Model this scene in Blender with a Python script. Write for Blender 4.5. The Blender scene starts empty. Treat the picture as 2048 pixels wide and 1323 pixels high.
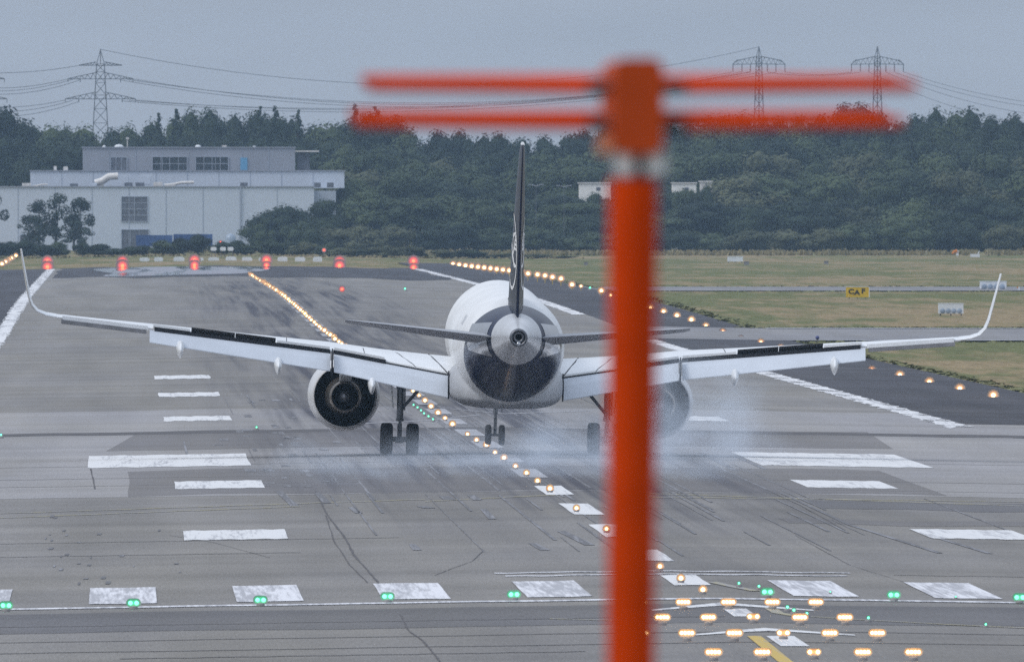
import bpy, bmesh, math, random
import numpy as np
from mathutils import Vector, Matrix, Euler

scene = bpy.context.scene
COL = scene.collection
R = math.radians
random.seed(7)
RNG = np.random.default_rng(11)

# ---------------------------------------------------------------- camera
F = 60550.0                     # focal length expressed in pixels of a 2048 wide frame
CAM_H = 9.87
VPX, VPY = 240.0, 387.0
cam_d = bpy.data.cameras.new('camera')
cam = bpy.data.objects.new('camera', cam_d); COL.objects.link(cam)
cam.location = (0, 0, CAM_H)
cam.rotation_euler = (math.pi / 2 - math.atan((661.5 - VPY) / F), 0, -math.atan((1024 - VPX) / F))
cam_d.sensor_width = 36.0
cam_d.lens = F / 2048 * 36.0
cam_d.clip_start = 1.0
cam_d.clip_end = 30000.0
cam_d.dof.use_dof = True
cam_d.dof.focus_distance = 1138.0
cam_d.dof.aperture_fstop = 18.5
scene.camera = cam

# ---------------------------------------------------------------- world, sun, exposure
SUN_EL, SUN_AZ = R(46), R(-112)        # azimuth measured from +Y towards +X
w = bpy.data.worlds.new('World'); scene.world = w; w.use_nodes = True
nt = w.node_tree; nt.nodes.clear()
sky = nt.nodes.new('ShaderNodeTexSky'); sky.sky_type = 'NISHITA'; sky.sun_disc = False
sky.sun_elevation = SUN_EL; sky.sun_rotation = SUN_AZ
sky.dust_density = 3.0; sky.air_density = 1.2
hs = nt.nodes.new('ShaderNodeHueSaturation'); hs.inputs['Saturation'].default_value = 0.55
cloud = nt.nodes.new('ShaderNodeMix'); cloud.data_type = 'RGBA'
cloud.inputs[0].default_value = 0.8
cloud.inputs[7].default_value = (4.9, 5.5, 6.55, 1)      # even high overcast over the clear sky
bg = nt.nodes.new('ShaderNodeBackground'); bg.inputs[1].default_value = 0.105
wo = nt.nodes.new('ShaderNodeOutputWorld')
nt.links.new(sky.outputs[0], hs.inputs['Color'])
nt.links.new(hs.outputs[0], cloud.inputs[6])
tc = nt.nodes.new('ShaderNodeTexCoord'); sx = nt.nodes.new('ShaderNodeSeparateXYZ'); mr = nt.nodes.new('ShaderNodeMapRange')
mr.inputs[1].default_value = 0.0; mr.inputs[2].default_value = 0.9; mr.inputs[3].default_value = 1.0; mr.inputs[4].default_value = 2.3
zen = nt.nodes.new('ShaderNodeVectorMath'); zen.operation = 'SCALE'      # an overcast sky is brightest overhead
nt.links.new(tc.outputs['Generated'], sx.inputs[0]); nt.links.new(sx.outputs[2], mr.inputs[0])
cn = nt.nodes.new('ShaderNodeTexNoise'); cm = nt.nodes.new('ShaderNodeMapping'); cm.inputs['Scale'].default_value = (70, 70, 330); cn.inputs['Scale'].default_value = 1.0; cn.inputs['Detail'].default_value = 3
cr = nt.nodes.new('ShaderNodeMapRange'); cr.inputs[1].default_value = .3; cr.inputs[2].default_value = .7; cr.inputs[3].default_value = .955; cr.inputs[4].default_value = 1.045
cv = nt.nodes.new('ShaderNodeVectorMath'); cv.operation = 'SCALE'
nt.links.new(tc.outputs['Generated'], cm.inputs[0]); nt.links.new(cm.outputs[0], cn.inputs[0]); nt.links.new(cn.outputs['Fac'], cr.inputs[0])
nt.links.new(cloud.outputs[2], cv.inputs[0]); nt.links.new(cr.outputs[0], cv.inputs['Scale']); nt.links.new(cv.outputs[0], zen.inputs[0]); nt.links.new(mr.outputs[0], zen.inputs['Scale'])
nt.links.new(zen.outputs[0], bg.inputs[0])
nt.links.new(bg.outputs[0], wo.inputs[0])

sun_d = bpy.data.lights.new('sun', 'SUN'); sun_d.energy = 1.45; sun_d.angle = R(22)
sun_d.color = (1.0, 0.96, 0.9)
sun = bpy.data.objects.new('sun', sun_d); COL.objects.link(sun)
sd = Vector((math.sin(SUN_AZ) * math.cos(SUN_EL), math.cos(SUN_AZ) * math.cos(SUN_EL), math.sin(SUN_EL)))
sun.rotation_euler = sd.to_track_quat('Z', 'Y').to_euler()

vs = scene.view_settings
scene.display_settings.display_device = 'sRGB'
vs.view_transform = 'Standard'; vs.look = 'None'; vs.exposure = -0.22; vs.gamma = 1.0; vs.use_curve_mapping = False
cy = scene.cycles
cy.max_bounces = 6; cy.diffuse_bounces = 3; cy.glossy_bounces = 3; cy.volume_bounces = 1
cy.transparent_max_bounces = 6
cy.use_denoising = False     # the sensor grain of the photograph is kept
cy.sample_clamp_indirect = 4.0

# ---------------------------------------------------------------- helpers
def tag(o, label=None, cat=None, group=None, kind=None):
    if label: o['label'] = label
    if cat: o['category'] = cat
    if group: o['group'] = group
    if kind: o['kind'] = kind
    return o

def empty(name, loc=(0, 0, 0), rot=(0, 0, 0), parent=None):
    o = bpy.data.objects.new(name, None); COL.objects.link(o)
    o.location = loc; o.rotation_euler = rot; o.parent = parent
    o.empty_display_size = 0.3
    return o

def kids(o):
    return list(o.children)

def copy_tree(o, parent=None):
    c = o.copy(); COL.objects.link(c); c.parent = parent
    for ch in kids(o):
        copy_tree(ch, c)
    return c

ONES = 'zero first second third fourth fifth sixth seventh eighth ninth tenth eleventh twelfth thirteenth fourteenth fifteenth sixteenth seventeenth eighteenth nineteenth'.split()
TENS = {2: 'twenty', 3: 'thirty', 4: 'forty', 5: 'fifty', 6: 'sixty', 7: 'seventy', 8: 'eighty', 9: 'ninety'}
def ordinal(n):
    if n < 20: return ONES[n]
    if n >= 100:
        return 'hundredth' if n == 100 else 'hundred-and-' + ordinal(n - 100)
    t, u = divmod(n, 10)
    return (TENS[t][:-1] + 'ieth') if u == 0 else TENS[t] + '-' + ONES[u]

class MB:
    """collects shapes and links them as ONE mesh object"""
    def __init__(self):
        self.v = []; self.f = []; self.sm = []; self.mi = []
        self.m = 0
    def add(self, vs, fs, smooth=False):
        b = len(self.v)
        self.v.extend([tuple(p) for p in vs])
        for f in fs:
            self.f.append([b + i for i in f]); self.sm.append(smooth); self.mi.append(self.m)
        return self
    def box(self, c, s, rot=None):
        x, y, z = s[0] / 2, s[1] / 2, s[2] / 2
        p = [Vector(q) for q in ((-x, -y, -z), (x, -y, -z), (x, y, -z), (-x, y, -z), (-x, -y, z), (x, -y, z), (x, y, z), (-x, y, z))]
        if rot: p = [rot @ q for q in p]
        c = Vector(c)
        return self.add([q + c for q in p], [(0, 3, 2, 1), (4, 5, 6, 7), (0, 1, 5, 4), (1, 2, 6, 5), (2, 3, 7, 6), (3, 0, 4, 7)])
    def tube(self, pts, rad, n=10, caps=True, smooth=True):
        pts = [Vector(p) for p in pts]
        if not hasattr(rad, '__len__'): rad = [rad] * len(pts)
        vs, fs = [], []
        prev = None
        for i, p in enumerate(pts):
            d = (pts[min(i + 1, len(pts) - 1)] - pts[max(i - 1, 0)]).normalized()
            ref = Vector((0, 0, 1)) if abs(d.z) < 0.9 else Vector((0, 1, 0))
            u = d.cross(ref).normalized(); v = d.cross(u).normalized()
            for k in range(n):
                a = 2 * math.pi * (k + 0.5) / n
                vs.append(p + rad[i] * (math.cos(a) * u + math.sin(a) * v))
        for i in range(len(pts) - 1):
            for k in range(n):
                a, b = i * n + k, i * n + (k + 1) % n
                fs.append((a, b, b + n, a + n))
        self.add(vs, fs, smooth)
        if caps:
            self.add([vs[k] for k in range(n)], [tuple(range(n))]); self.add([vs[-n + k] for k in range(n)], [tuple(range(n))])
        return self
    def lathe(self, prof, axis='y', origin=(0, 0, 0), n=48, smooth=True):
        """prof: (t along the axis, radius)"""
        vs, fs = [], []
        for t, r in prof:
            for k in range(n):
                a = 2 * math.pi * k / n; c, s = r * math.cos(a), r * math.sin(a)
                p = {'y': (c, t, s), 'x': (t, c, s), 'z': (c, s, t)}[axis]
                vs.append((p[0] + origin[0], p[1] + origin[1], p[2] + origin[2]))
        for i in range(len(prof) - 1):
            for k in range(n):
                a, b = i * n + k, i * n + (k + 1) % n
                fs.append((a, b, b + n, a + n))
        return self.add(vs, fs, smooth)
    def loft(self, rings, closed=True, smooth=True, caps=True):
        n = len(rings[0]); vs = [p for r in rings for p in r]; fs = []
        for i in range(len(rings) - 1):
            for k in range(n if closed else n - 1):
                a, b = i * n + k, i * n + (k + 1) % n
                fs.append((a, b, b + n, a + n))
        self.add(vs, fs, smooth)
        if caps:
            self.add(rings[0], [tuple(range(n))]); self.add(rings[-1], [tuple(range(n))])
        return self
    def build(self, name, mats, parent=None, merge=False):
        me = bpy.data.meshes.new(name)
        me.from_pydata([tuple(p) for p in self.v], [], self.f)
        if not isinstance(mats, (list, tuple)): mats = [mats]
        for m in mats: me.materials.append(m)
        me.polygons.foreach_set('use_smooth', self.sm)
        me.polygons.foreach_set('material_index', self.mi)
        me.update()
        o = bpy.data.objects.new(name, me); COL.objects.link(o); o.parent = parent
        return o

def srgb(r, g, b):
    def c(x):
        x /= 255.0
        return x / 12.92 if x <= 0.04045 else ((x + 0.055) / 1.055) ** 2.4
    return (c(r), c(g), c(b))

class NT:
    def __init__(self, name):
        self.mat = bpy.data.materials.new(name); self.mat.use_nodes = True
        self.t = self.mat.node_tree; self.b = self.t.nodes['Principled BSDF']
    def n(self, typ, **kw):
        x = self.t.nodes.new(typ)
        for k, v in kw.items(): setattr(x, k, v)
        return x
    def l(self, a, b): self.t.links.new(a, b)
    def pos(self, scale=(1, 1, 1), obj=False):
        if obj:
            g = self.n('ShaderNodeTexCoord').outputs['Object']
        else:
            g = self.n('ShaderNodeNewGeometry').outputs['Position']
        m = self.n('ShaderNodeMapping'); m.inputs['Scale'].default_value = scale
        self.l(g, m.inputs[0]); return m.outputs[0]
    def noise(self, scale, detail=3, obj=False, rough=0.55):
        x = self.n('ShaderNodeTexNoise'); x.inputs['Scale'].default_value = 1.0
        x.inputs['Detail'].default_value = detail; x.inputs['Roughness'].default_value = rough
        self.l(self.pos(scale, obj), x.inputs['Vector']); return x.outputs['Fac']
    def rng(self, v, a, b, c, d, smooth=False):
        x = self.n('ShaderNodeMapRange'); x.interpolation_type = 'SMOOTHSTEP' if smooth else 'LINEAR'
        self.l(v, x.inputs[0])
        for i, q in enumerate((a, b, c, d)): x.inputs[1 + i].default_value = q
        return x.outputs[0]
    def math(self, op, a, b=None, clamp=False):
        x = self.n('ShaderNodeMath', operation=op, use_clamp=clamp)
        for i, q in enumerate((a, b)):
            if q is None: continue
            if hasattr(q, 'links'): self.l(q, x.inputs[i])
            else: x.inputs[i].default_value = q
        return x.outputs[0]
    def mix(self, fac, a, b, mode='MIX'):
        x = self.n('ShaderNodeMix', data_type='RGBA', blend_type=mode)
        for i, q in ((0, fac), (6, a), (7, b)):
            if hasattr(q, 'links'): self.l(q, x.inputs[i])
            elif i == 0: x.inputs[0].default_value = q
            else: x.inputs[i].default_value = (q[0], q[1], q[2], 1)
        return x.outputs[2]
    def sep(self, v):
        x = self.n('ShaderNodeSeparateXYZ'); self.l(v, x.inputs[0]); return x.outputs
    def color(self, c): self.l(c, self.b.inputs['Base Color'])
    def fin(self, rough=0.6, spec=0.3, metal=0.0, coat=0.0):
        self.b.inputs['Roughness'].default_value = rough
        self.b.inputs['Specular IOR Level'].default_value = spec
        self.b.inputs['Metallic'].default_value = metal
        self.b.inputs['Coat Weight'].default_value = coat
        self.b.inputs['Coat Roughness'].default_value = 0.03
        return self.mat

def simple(name, col, rough=0.55, spec=0.3, metal=0.0, coat=0.0, var=0.12, scale=1.5, obj=True):
    """a surface colour with dirt and fading of its own"""
    t = NT(name)
    nz = t.noise((scale, scale, scale), 4, obj)
    f = t.rng(nz, 0.3, 0.7, 1 - var, 1 + var)
    vv = t.n('ShaderNodeVectorMath', operation='SCALE'); vv.inputs[0].default_value = col
    t.l(f, vv.inputs['Scale']); t.color(vv.outputs[0])
    return t.fin(rough, spec, metal, coat)

def emit(name, col, strength, base=None):
    t = NT(name)
    t.b.inputs['Base Color'].default_value = (*(base or (col[0] * .5, col[1] * .5, col[2] * .5)), 1)
    t.b.inputs['Emission Color'].default_value = (*col, 1)
    t.b.inputs['Emission Strength'].default_value = strength
    m = t.fin(0.4, 0.2)
    m.cycles.emission_sampling = 'NONE'
    return m

# ---------------------------------------------------------------- ground shape
XC = 14.3
def sstep(t): t = max(0.0, min(1.0, t)); return t * t * (3 - 2 * t)
def G(x, y):
    a = min(math.sqrt((x - XC) ** 2 + 2.0), 34.0)
    return 0.016 * (7.0 - a) + 0.9 * sstep((y - 1950) / 800.0)
def gp(px, py):
    """the ground point seen at a pixel of the photograph"""
    Y = 1000.0
    for _ in range(60):
        X = (px - VPX) * Y / F
        Y = 0.5 * Y + 0.5 * F * (CAM_H - G(X, Y)) / max(py - VPY, 60)
    return (px - VPX) * Y / F, Y
def at(px, py, Y):
    return Vector(((px - VPX) * Y / F, Y, CAM_H - (py - VPY) * Y / F))

def sheet(mb, quad, dz, nx=6, ny=6, jit=0.0):
    """quad: four (X, Y) corners, laid on the ground dz above it"""
    a, b, c, d = [np.array(q, float) for q in quad]
    vs, fs = [], []
    ph = random.uniform(0, 50)
    for j in range(ny + 1):
        for i in range(nx + 1):
            u, v = i / nx, j / ny
            p = (1 - u) * (1 - v) * a + u * (1 - v) * b + u * v * c + (1 - u) * v * d
            if jit and (j in (0, ny)) and nx > 2:
                p[1] += jit * (math.sin(7.1 * i + ph) + 0.7 * math.sin(17.3 * i + 2 * ph))
            if jit and (i in (0, nx)):
                p[0] += 0.012 * jit * (math.sin(5.3 * j + ph + i) + math.sin(13.7 * j + 3 * ph + i))
            vs.append((p[0], p[1], G(p[0], p[1]) + dz))
    for j in range(ny):
        for i in range(nx):
            k = j * (nx + 1) + i
            fs.append((k, k + 1, k + nx + 2, k + nx + 1))
    mb.add(vs, fs)
def grid_sheet(xs, ys, dz):
    mb = MB(); vs = [(x, y, G(x, y) + dz) for y in ys for x in xs]; n = len(xs)
    mb.add(vs, [(j * n + i, j * n + i + 1, (j + 1) * n + i + 1, (j + 1) * n + i) for j in range(len(ys) - 1) for i in range(n - 1)])
    return mb

# ---------------------------------------------------------------- surface materials
def runway_mat(name, base, rubber=True, var=1.0):
    t = NT(name)
    p = t.sep(t.pos())
    grain = t.noise((26, 0.28, 1), 2)
    mott = t.noise((0.3, 0.006, 1), 4)
    band = t.noise((0.012, 0.055, 1), 3)
    v = t.math('MULTIPLY', t.rng(grain, 0.25, 0.75, 0.84, 1.16), t.rng(mott, 0.3, 0.7, 1 - 0.13 * var, 1 + 0.13 * var))
    v = t.math('MULTIPLY', v, t.rng(band, 0.3, 0.7, 1 - 0.14 * var, 1 + 0.14 * var))
    base_c = t.mix(t.rng(t.noise((0.15, 0.012, 1), 3), 0.35, 0.65, 0, 1), base, (base[0] * 1.0, base[1] * 0.985, base[2] * 0.93))
    vv = t.n('ShaderNodeVectorMath', operation='SCALE'); t.l(base_c, vv.inputs[0]); t.l(v, vv.inputs['Scale'])
    c = vv.outputs[0]
    if rubber:
        d = t.math('ABSOLUTE', t.math('SUBTRACT', p[0], XC))
        near = t.rng(d, 2.0, 12.5, 1, 0, True)
        along = t.math('MULTIPLY', t.rng(p[1], 790, 1100, 0.12, 1, True), t.rng(p[1], 2300, 3600, 1, 0.55, True))
        st = t.rng(t.noise((2.3, 0.006, 1), 4), 0.36, 0.66, 0, 1)
        st2 = t.rng(t.noise((0.55, 0.004, 1), 2), 0.4, 0.65, 0.25, 1)
        k = t.math('MULTIPLY', t.math('MULTIPLY', near, along), t.math('MULTIPLY', t.math('ADD', st, 0.55), st2), True)
        c = t.mix(t.math('MULTIPLY', k, 0.95), c, (0.066, 0.065, 0.078))
    t.color(c)
    return t.fin(0.75, 0.06)

M = {}
M['runway'] = runway_mat('runway_asphalt', (0.205, 0.196, 0.19))
M['light_pave'] = runway_mat('pale_concrete', (0.275, 0.268, 0.275), True, 0.7)
M['mid_pave'] = runway_mat('mid_asphalt', (0.175, 0.168, 0.172), True, 0.7)
M['dark_pave'] = runway_mat('dark_asphalt', (0.135, 0.132, 0.138), False, 0.8)
M['shoulder'] = runway_mat('shoulder_asphalt', (0.068, 0.067, 0.076), False, 1.5)
M['taxi'] = runway_mat('taxiway_concrete', (0.215, 0.212, 0.225), False, 0.8)

def grass_mat():
    t = NT('dry_grass')
    g = t.noise((14, 0.16, 1), 3); big = t.noise((0.035, 0.006, 1), 5); mid = t.noise((0.4, 0.02, 1), 4)
    dry = t.math('ADD', t.math('MULTIPLY', big, 0.55), t.math('MULTIPLY', mid, 0.45))
    c = t.mix(t.rng(dry, 0.43, 0.58, 0, 1, True), (0.12, 0.128, 0.052), (0.24, 0.185, 0.105))
    f = t.math('MULTIPLY', t.rng(g, 0.25, 0.75, 0.66, 1.34), t.rng(t.noise((1.6, .05, 1), 3), .3, .7, .82, 1.18))
    vv = t.n('ShaderNodeVectorMath', operation='SCALE'); t.l(c, vv.inputs[0]); t.l(f, vv.inputs['Scale'])
    t.color(vv.outputs[0]); return t.fin(0.9, 0.05)
M['grass'] = grass_mat()

def paint_mat(name, col, wear):
    t = NT(name)
    a = t.noise((9, 0.12, 1), 4); b = t.noise((1.3, 0.03, 1), 4)
    k = t.rng(t.math('ADD', t.math('MULTIPLY', a, 0.5), t.math('MULTIPLY', b, 0.5)), 0.62 - wear * 0.3, 0.75 - wear * 0.3, 0, 1)
    t.color(t.mix(t.math('MULTIPLY', k, 0.75), col, (0.27, 0.27, 0.29)))
    return t.fin(0.6, 0.1)
M['edge_paint'] = paint_mat('weathered_edge_paint', (0.66, 0.66, 0.67), 0.45)
M['white_paint'] = paint_mat('white_road_paint', (0.63, 0.63, 0.635), 0.36)
M['worn_paint'] = paint_mat('worn_white_paint', (0.66, 0.66, 0.69), 0.6)
M['faint_paint'] = paint_mat('faded_paint', (0.4, 0.4, 0.42), 0.8)
M['yellow_paint'] = paint_mat('yellow_road_paint', (0.5, 0.36, 0.1), 0.4)
M['faint_yellow'] = paint_mat('faded_yellow_paint', (0.33, 0.3, 0.2), 0.6)
M['rubber_mark'] = paint_mat('tyre_rubber_on_asphalt', (0.125, 0.122, 0.128), 0.5)
M['seam'] = simple('seam_filler', (0.145, 0.14, 0.142), 0.8, 0.05, var=0.3, obj=False)
M['crack'] = simple('crack_filler', (0.11, 0.106, 0.11), 0.8, 0.05, var=0.3, obj=False)

# ---------------------------------------------------------------- setting: ground, runway, taxiways
ys = [20, 200, 400, 600] + list(range(700, 4200, 50)) + [4300, 4500, 5000, 6000, 7500, 9000]
xs = [-900, -400, -150, -60, XC - 34, XC - 25, XC - 12, XC, XC + 12, XC + 25, XC + 34, 80, 140, 250, 500, 1100]
tag(grid_sheet(xs, ys, -0.08).build('grass_field', M['grass']), kind='structure')
RXL, RXR = -8.7, 37.0
rxs = [RXL, -4, 2, 6] + [XC + q for q in (-6, -4.5, -3.5, -2.5, -1.7, -1, -.5, 0, .5, 1, 1.7, 2.5, 3.5, 4.5, 6, 9)] + [26, 32, RXR]
rys = list(range(560, 3730, 30))
tag(grid_sheet(rxs, rys, 0.0).build('runway', M['runway']), kind='structure')
# paved pads and dark shoulders beside it
tag(grid_sheet([RXR, 41, 45, XC + 34, 70, 90], list(range(560, 1331, 35)), 0.0).build('runway_turn_pad', M['light_pave']), kind='structure')
tag(grid_sheet([-30, -20, -14, RXL], list(range(560, 3730, 30)), -0.01).build('runway_shoulder', M['shoulder']), kind='structure')
yt0 = gp(1800, 681)[1]; yt1 = gp(1800, 656)[1]
tag(grid_sheet([RXR, 41, 46.6], list(np.linspace(1331, yt0, 25)), 0.0).build('runway_shoulder', M['shoulder']), kind='structure')
tag(grid_sheet([RXR, 41, 46.6], list(np.linspace(yt1, 4050, 50)), 0.0).build('runway_shoulder', M['shoulder']), kind='structure')
tag(grid_sheet([RXR, 41, XC + 34, 70, 120, 300], list(np.linspace(yt0, yt1, 12)), 0.0).build('taxiway', M['taxi']), kind='structure')
tb0 = gp(1800, 581)[1]; tb1 = gp(1800, 573)[1]
tag(grid_sheet([46.6, XC + 34, 70, 120, 300], list(np.linspace(tb0, tb1, 6)), 0.0).build('taxiway', M['taxi']), kind='structure')
mb = MB()
for y in (yt0 + 6, yt1 - 6):
    sheet(mb, ((48, y - 4), (240, y - 4), (240, y + 4), (48, y + 4)), 0.03, 30, 1, 2.0)
tag(mb.build('taxiway_edge_line', M['faint_paint']), kind='structure')

# pavement of other ages
def patch(name, corners, mat, dz=0.018, nx=16, ny=4, jit=0.0):
    mb = MB(); sheet(mb, [gp(*c) if c[1] > 300 else c for c in corners], dz, nx, ny, jit)
    return tag(mb.build(name, mat), kind='structure')
def xy_patch(name, quad, mat, dz=0.018, nx=16, ny=6, jit=0.0):
    mb = MB(); sheet(mb, quad, dz, nx, ny, jit); return tag(mb.build(name, mat), kind='structure')
xy_patch('pavement_patch', ((RXL, 1268), (RXR, 1268), (RXR, 1392), (RXL, 1392)), M['light_pave'], 0.005, 30, 8, 2.0)
xy_patch('pavement_patch', ((RXL, 996), (RXR, 996), (RXR, 1256), (RXL, 1256)), M['light_pave'], 0.005, 30, 12, 1.0)
mb = MB()
sheet(mb, (gp(212, 902), gp(1788, 898), gp(1735, 864), gp(272, 868)), 0.009, 30, 5, 0.6)
tag(mb.build('pavement_patch', M['mid_pave']), kind='structure')
xy_patch('pavement_patch', ((XC - 14, 1000), (XC + 13, 1000), (XC + 13, 1090), (XC - 14, 1090)), M['mid_pave'], 0.009, 20, 6, 2.0)
xy_patch('pavement_patch', ((RXL, 690), (RXR, 690), (RXR, 722), (RXL, 722)), M['dark_pave'], 0.006, 30, 3, 0.8)
xy_patch('pavement_patch', ((22, 950), (RXR, 950), (RXR, 975), (22, 975)), M['dark_pave'], 0.006, 16, 3, 2.0)
xy_patch('pavement_patch', ((20, 905), (RXR, 905), (RXR, 918), (20, 918)), M['mid_pave'], 0.006, 16, 3, 2.0)
# transverse joint, dark and full width
mb = MB(); sheet(mb, ((RXL, 1253), (44, 1253), (44, 1267), (RXL, 1267)), 0.012, 60, 1, 1.0)
tag(mb.build('pavement_joint', M['crack']), kind='structure')
# thin transverse seams
mb = MB()
for y, x0, x1 in ((1110, RXL, 12), (1062, RXL, 10), (1035, RXL, 9), (1045, 20, RXR), (1012, 22, RXR), (868, RXL, 8), (836, RXL, 5),
                  (700, RXL, 14), (676, RXL, RXR), (660, RXL, RXR), (650, 0, 10), (782, 20, RXR), (1120, 26, 40)):
    sheet(mb, ((x0, y), (x1, y), (x1, y + .6), (x0, y + .6)), 0.012, 50, 1, 0.22)
tag(mb.build('pavement_seam', M['seam']), kind='structure')
mb = MB()
for a, b in (((0, 1027), (850, 999)), ((0, 1036), (600, 1013)), ((850, 1003), (1120, 990)), ((1290, 987), (2048, 1012)), ((1290, 994), (2048, 1004))):
    A, B = gp(*a), gp(*b)
    sheet(mb, (A, B, (B[0], B[1] + 1.6), (A[0], A[1] + 1.6)), 0.012, 40, 1, .4)
tag(mb.build('pavement_seam', M['faint_yellow']), kind='structure')

# cracks
def crack(mb, pts, w):
    P = []
    for (a, b) in zip(pts[:-1], pts[1:]):
        for k in range(8):
            u = k / 8; P.append((a[0] + (b[0] - a[0]) * u + random.uniform(-.8, .8), a[1] + (b[1] - a[1]) * u))
    P.append(pts[-1])
    Q = [gp(*p) for p in P]
    for a, b in zip(Q[:-1], Q[1:]):
        ww = w * random.uniform(0.6, 1.3)
        sheet(mb, ((a[0] - ww, a[1]), (a[0] + ww, a[1]), (b[0] + ww, b[1]), (b[0] - ww, b[1])), 0.013, 1, 1)
mb = MB()
crack(mb, [(632, 982), (655, 1030), (690, 1075), (708, 1110), (735, 1140), (757, 1166)], 0.028)
crack(mb, [(652, 1030), (668, 1082), (700, 1130), (735, 1165)], 0.014)
crack(mb, [(800, 1228), (818, 1262), (845, 1280), (862, 1300), (880, 1323)], 0.02)
crack(mb, [(1480, 955), (1600, 1010), (1690, 1060)], 0.018)
crack(mb, [(340, 1070), (430, 1085), (540, 1115)], 0.012)
crack(mb, [(870, 1150), (900, 1138), (945, 1122), (968, 1100)], 0.012)
crack(mb, [(180, 930), (190, 978)], 0.025)
crack(mb, [(1590, 1070), (1700, 1130), (1860, 1180)], 0.01)
tag(mb.build('pavement_crack', M['crack']), kind='structure')

# tyre rubber left on the pavement
mb = MB()
def skid(p0, p1, w):
    A, B = gp(*p0), gp(*p1)
    sheet(mb, ((A[0] - w, A[1]), (A[0] + w, A[1]), (B[0] + w, B[1]), (B[0] - w * .6, B[1])), 0.014, 1, 8)
for p0, p1, w_ in (((1880, 1106), (1700, 1050), .09), ((1980, 1107), (1830, 1062), .09), ((1700, 1050), (1560, 985), .07),
                   ((590, 1012), (555, 982), .14), ((718, 1026), (700, 1014), .12), ((655, 1006), (632, 985), .13), ((985, 1038), (965, 1018), .12),
                   ((1090, 1100), (1062, 1086), .14), ((835, 1100), (822, 1088), .12), ((1470, 940), (1400, 905), .12), ((1530, 938), (1470, 912), .1),
                   ((900, 1000), (885, 992), .2), ((955, 1000), (940, 990), .15), ((860, 1016), (840, 1012), .2), ((1180, 1090), (1120, 1062), .15)):
    skid(p0, p1, w_)
for k in range(110):          # many short touch-down marks in the landing zone
    X = XC + random.choice((-3.8, 3.8, 0)) + random.gauss(0, 3.2)
    Y = random.uniform(800, 1500); L = random.uniform(30, 160); ww = random.uniform(0.015, 0.06)
    sheet(mb, ((X - ww, Y), (X + ww, Y), (X + ww * 0.7, Y + L), (X - ww * 0.7, Y + L)), 0.014, 1, 4)
for k in range(26):           # ragged dark blots at the left
    px = random.choice((85, 160, 170, 250, 345, 130, 90)) + random.gauss(0, 22); py = random.uniform(1030, 1170)
    X, Y = gp(px, py); ww = random.uniform(0.02, 0.07); L = random.uniform(2, 7)
    sheet(mb, ((X - ww, Y), (X + ww, Y), (X + ww * 1.4, Y + L), (X - ww * 0.5, Y + L)), 0.014, 2, 2)
for k in range(46):
    px = random.gauss(560, 60); py = random.uniform(800, 985)
    X, Y = gp(px, py); ww = random.uniform(0.06, 0.22); L = random.uniform(3, 16)
    sheet(mb, ((X - ww, Y), (X + ww, Y), (X + ww * 0.8, Y + L), (X - ww, Y + L)), 0.014, 2, 2)
tag(mb.build('tyre_mark', M['rubber_mark']), kind='structure')

# painted markings
DZ = 0.017
mb = MB()
for X0, X1 in ((-4.35, -2.72), (-0.76, 0.9), (2.84, 4.47), (6.41, 8.05), (9.92, 11.5), (16.4, 18.0), (19.85, 21.5), (23.4, 25.0), (27.0, 28.6), (30.5, 32.1)):
    sheet(mb, ((X0, 737), (X1, 737), (X1, 767), (X0, 767)), DZ, 6, 8, 0.3)
tag(mb.build('threshold_marking', M['worn_paint']), kind='structure')
mb = MB(); sheet(mb, ((-9, 729.5), (37, 729.5), (37, 732), (-9, 732)), DZ, 60, 1, 0.25)
sheet(mb, ((XC - 4.6, 783.5), (XC + 4.6, 783.5), (XC + 4.6, 785), (XC - 4.6, 785)), DZ, 30, 1, 0.5)
sheet(mb, ((XC - 4.4, 777), (XC + 4.4, 777), (XC + 4.4, 778.6), (XC - 4.4, 778.6)), DZ, 30, 1, 0.5)
tag(mb.build('threshold_line', M['worn_paint']), kind='structure')
mb = MB()
for (x0, x1, y, hh) in ((368, 578, 1071, 9.5), (350, 530, 970.5, 7.5), (327, 464, 838, 4.5), (317, 441, 790, 4), (308, 421, 755, 3.5)):
    a, Ya = gp(x0 + 1, y + hh); b, _ = gp(x1 + 1, y + hh); _, Yb = gp(x0, y - hh)
    sheet(mb, ((a, Ya), (b, Ya), (b, Yb), (a, Yb)), DZ, 24, 4, 0.55 if y > 900 else 1.6)
    a2, b2 = 2 * XC - b, 2 * XC - a
    if y in (1071, 970.5):
        e = {1071: (1872, 2076), 970.5: (1623, 1799)}[y]; a2, b2 = gp(e[0], y + hh)[0], gp(e[1], y + hh)[0]
    if y > 900 or y in (838,):
        sheet(mb, ((a2, Ya), (b2, Ya), (b2, Yb), (a2, Yb)), DZ, 24, 4, 0.55 if y > 900 else 1.6)
tag(mb.build('touchdown_marking', M['white_paint']), kind='structure')
mb = MB()
A0, A1 = gp(175, 936), gp(502, 931); T = gp(175, 912)
sheet(mb, ((A0[0], A0[1]), (A1[0], A0[1]), (A1[0], T[1]), (A0[0], T[1])), DZ, 30, 6, 0.8)
B0, B1 = gp(1513, 926), gp(1844, 928)
sheet(mb, ((B0[0], A0[1]), (B1[0], A0[1]), (B1[0], T[1] + 6), (B0[0], T[1] + 6)), DZ, 30, 6, 0.8)
tag(mb.build('aiming_point_marking', M['white_paint']), kind='structure')
mb = MB()
for Y, L in ((756, 20), (806, 26), (862, 33), (922, 33), (983, 30)):
    sheet(mb, ((XC - .46, Y), (XC + .46, Y), (XC + .46, Y + L), (XC - .46, Y + L)), DZ, 4, 8, 0.5)
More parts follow.
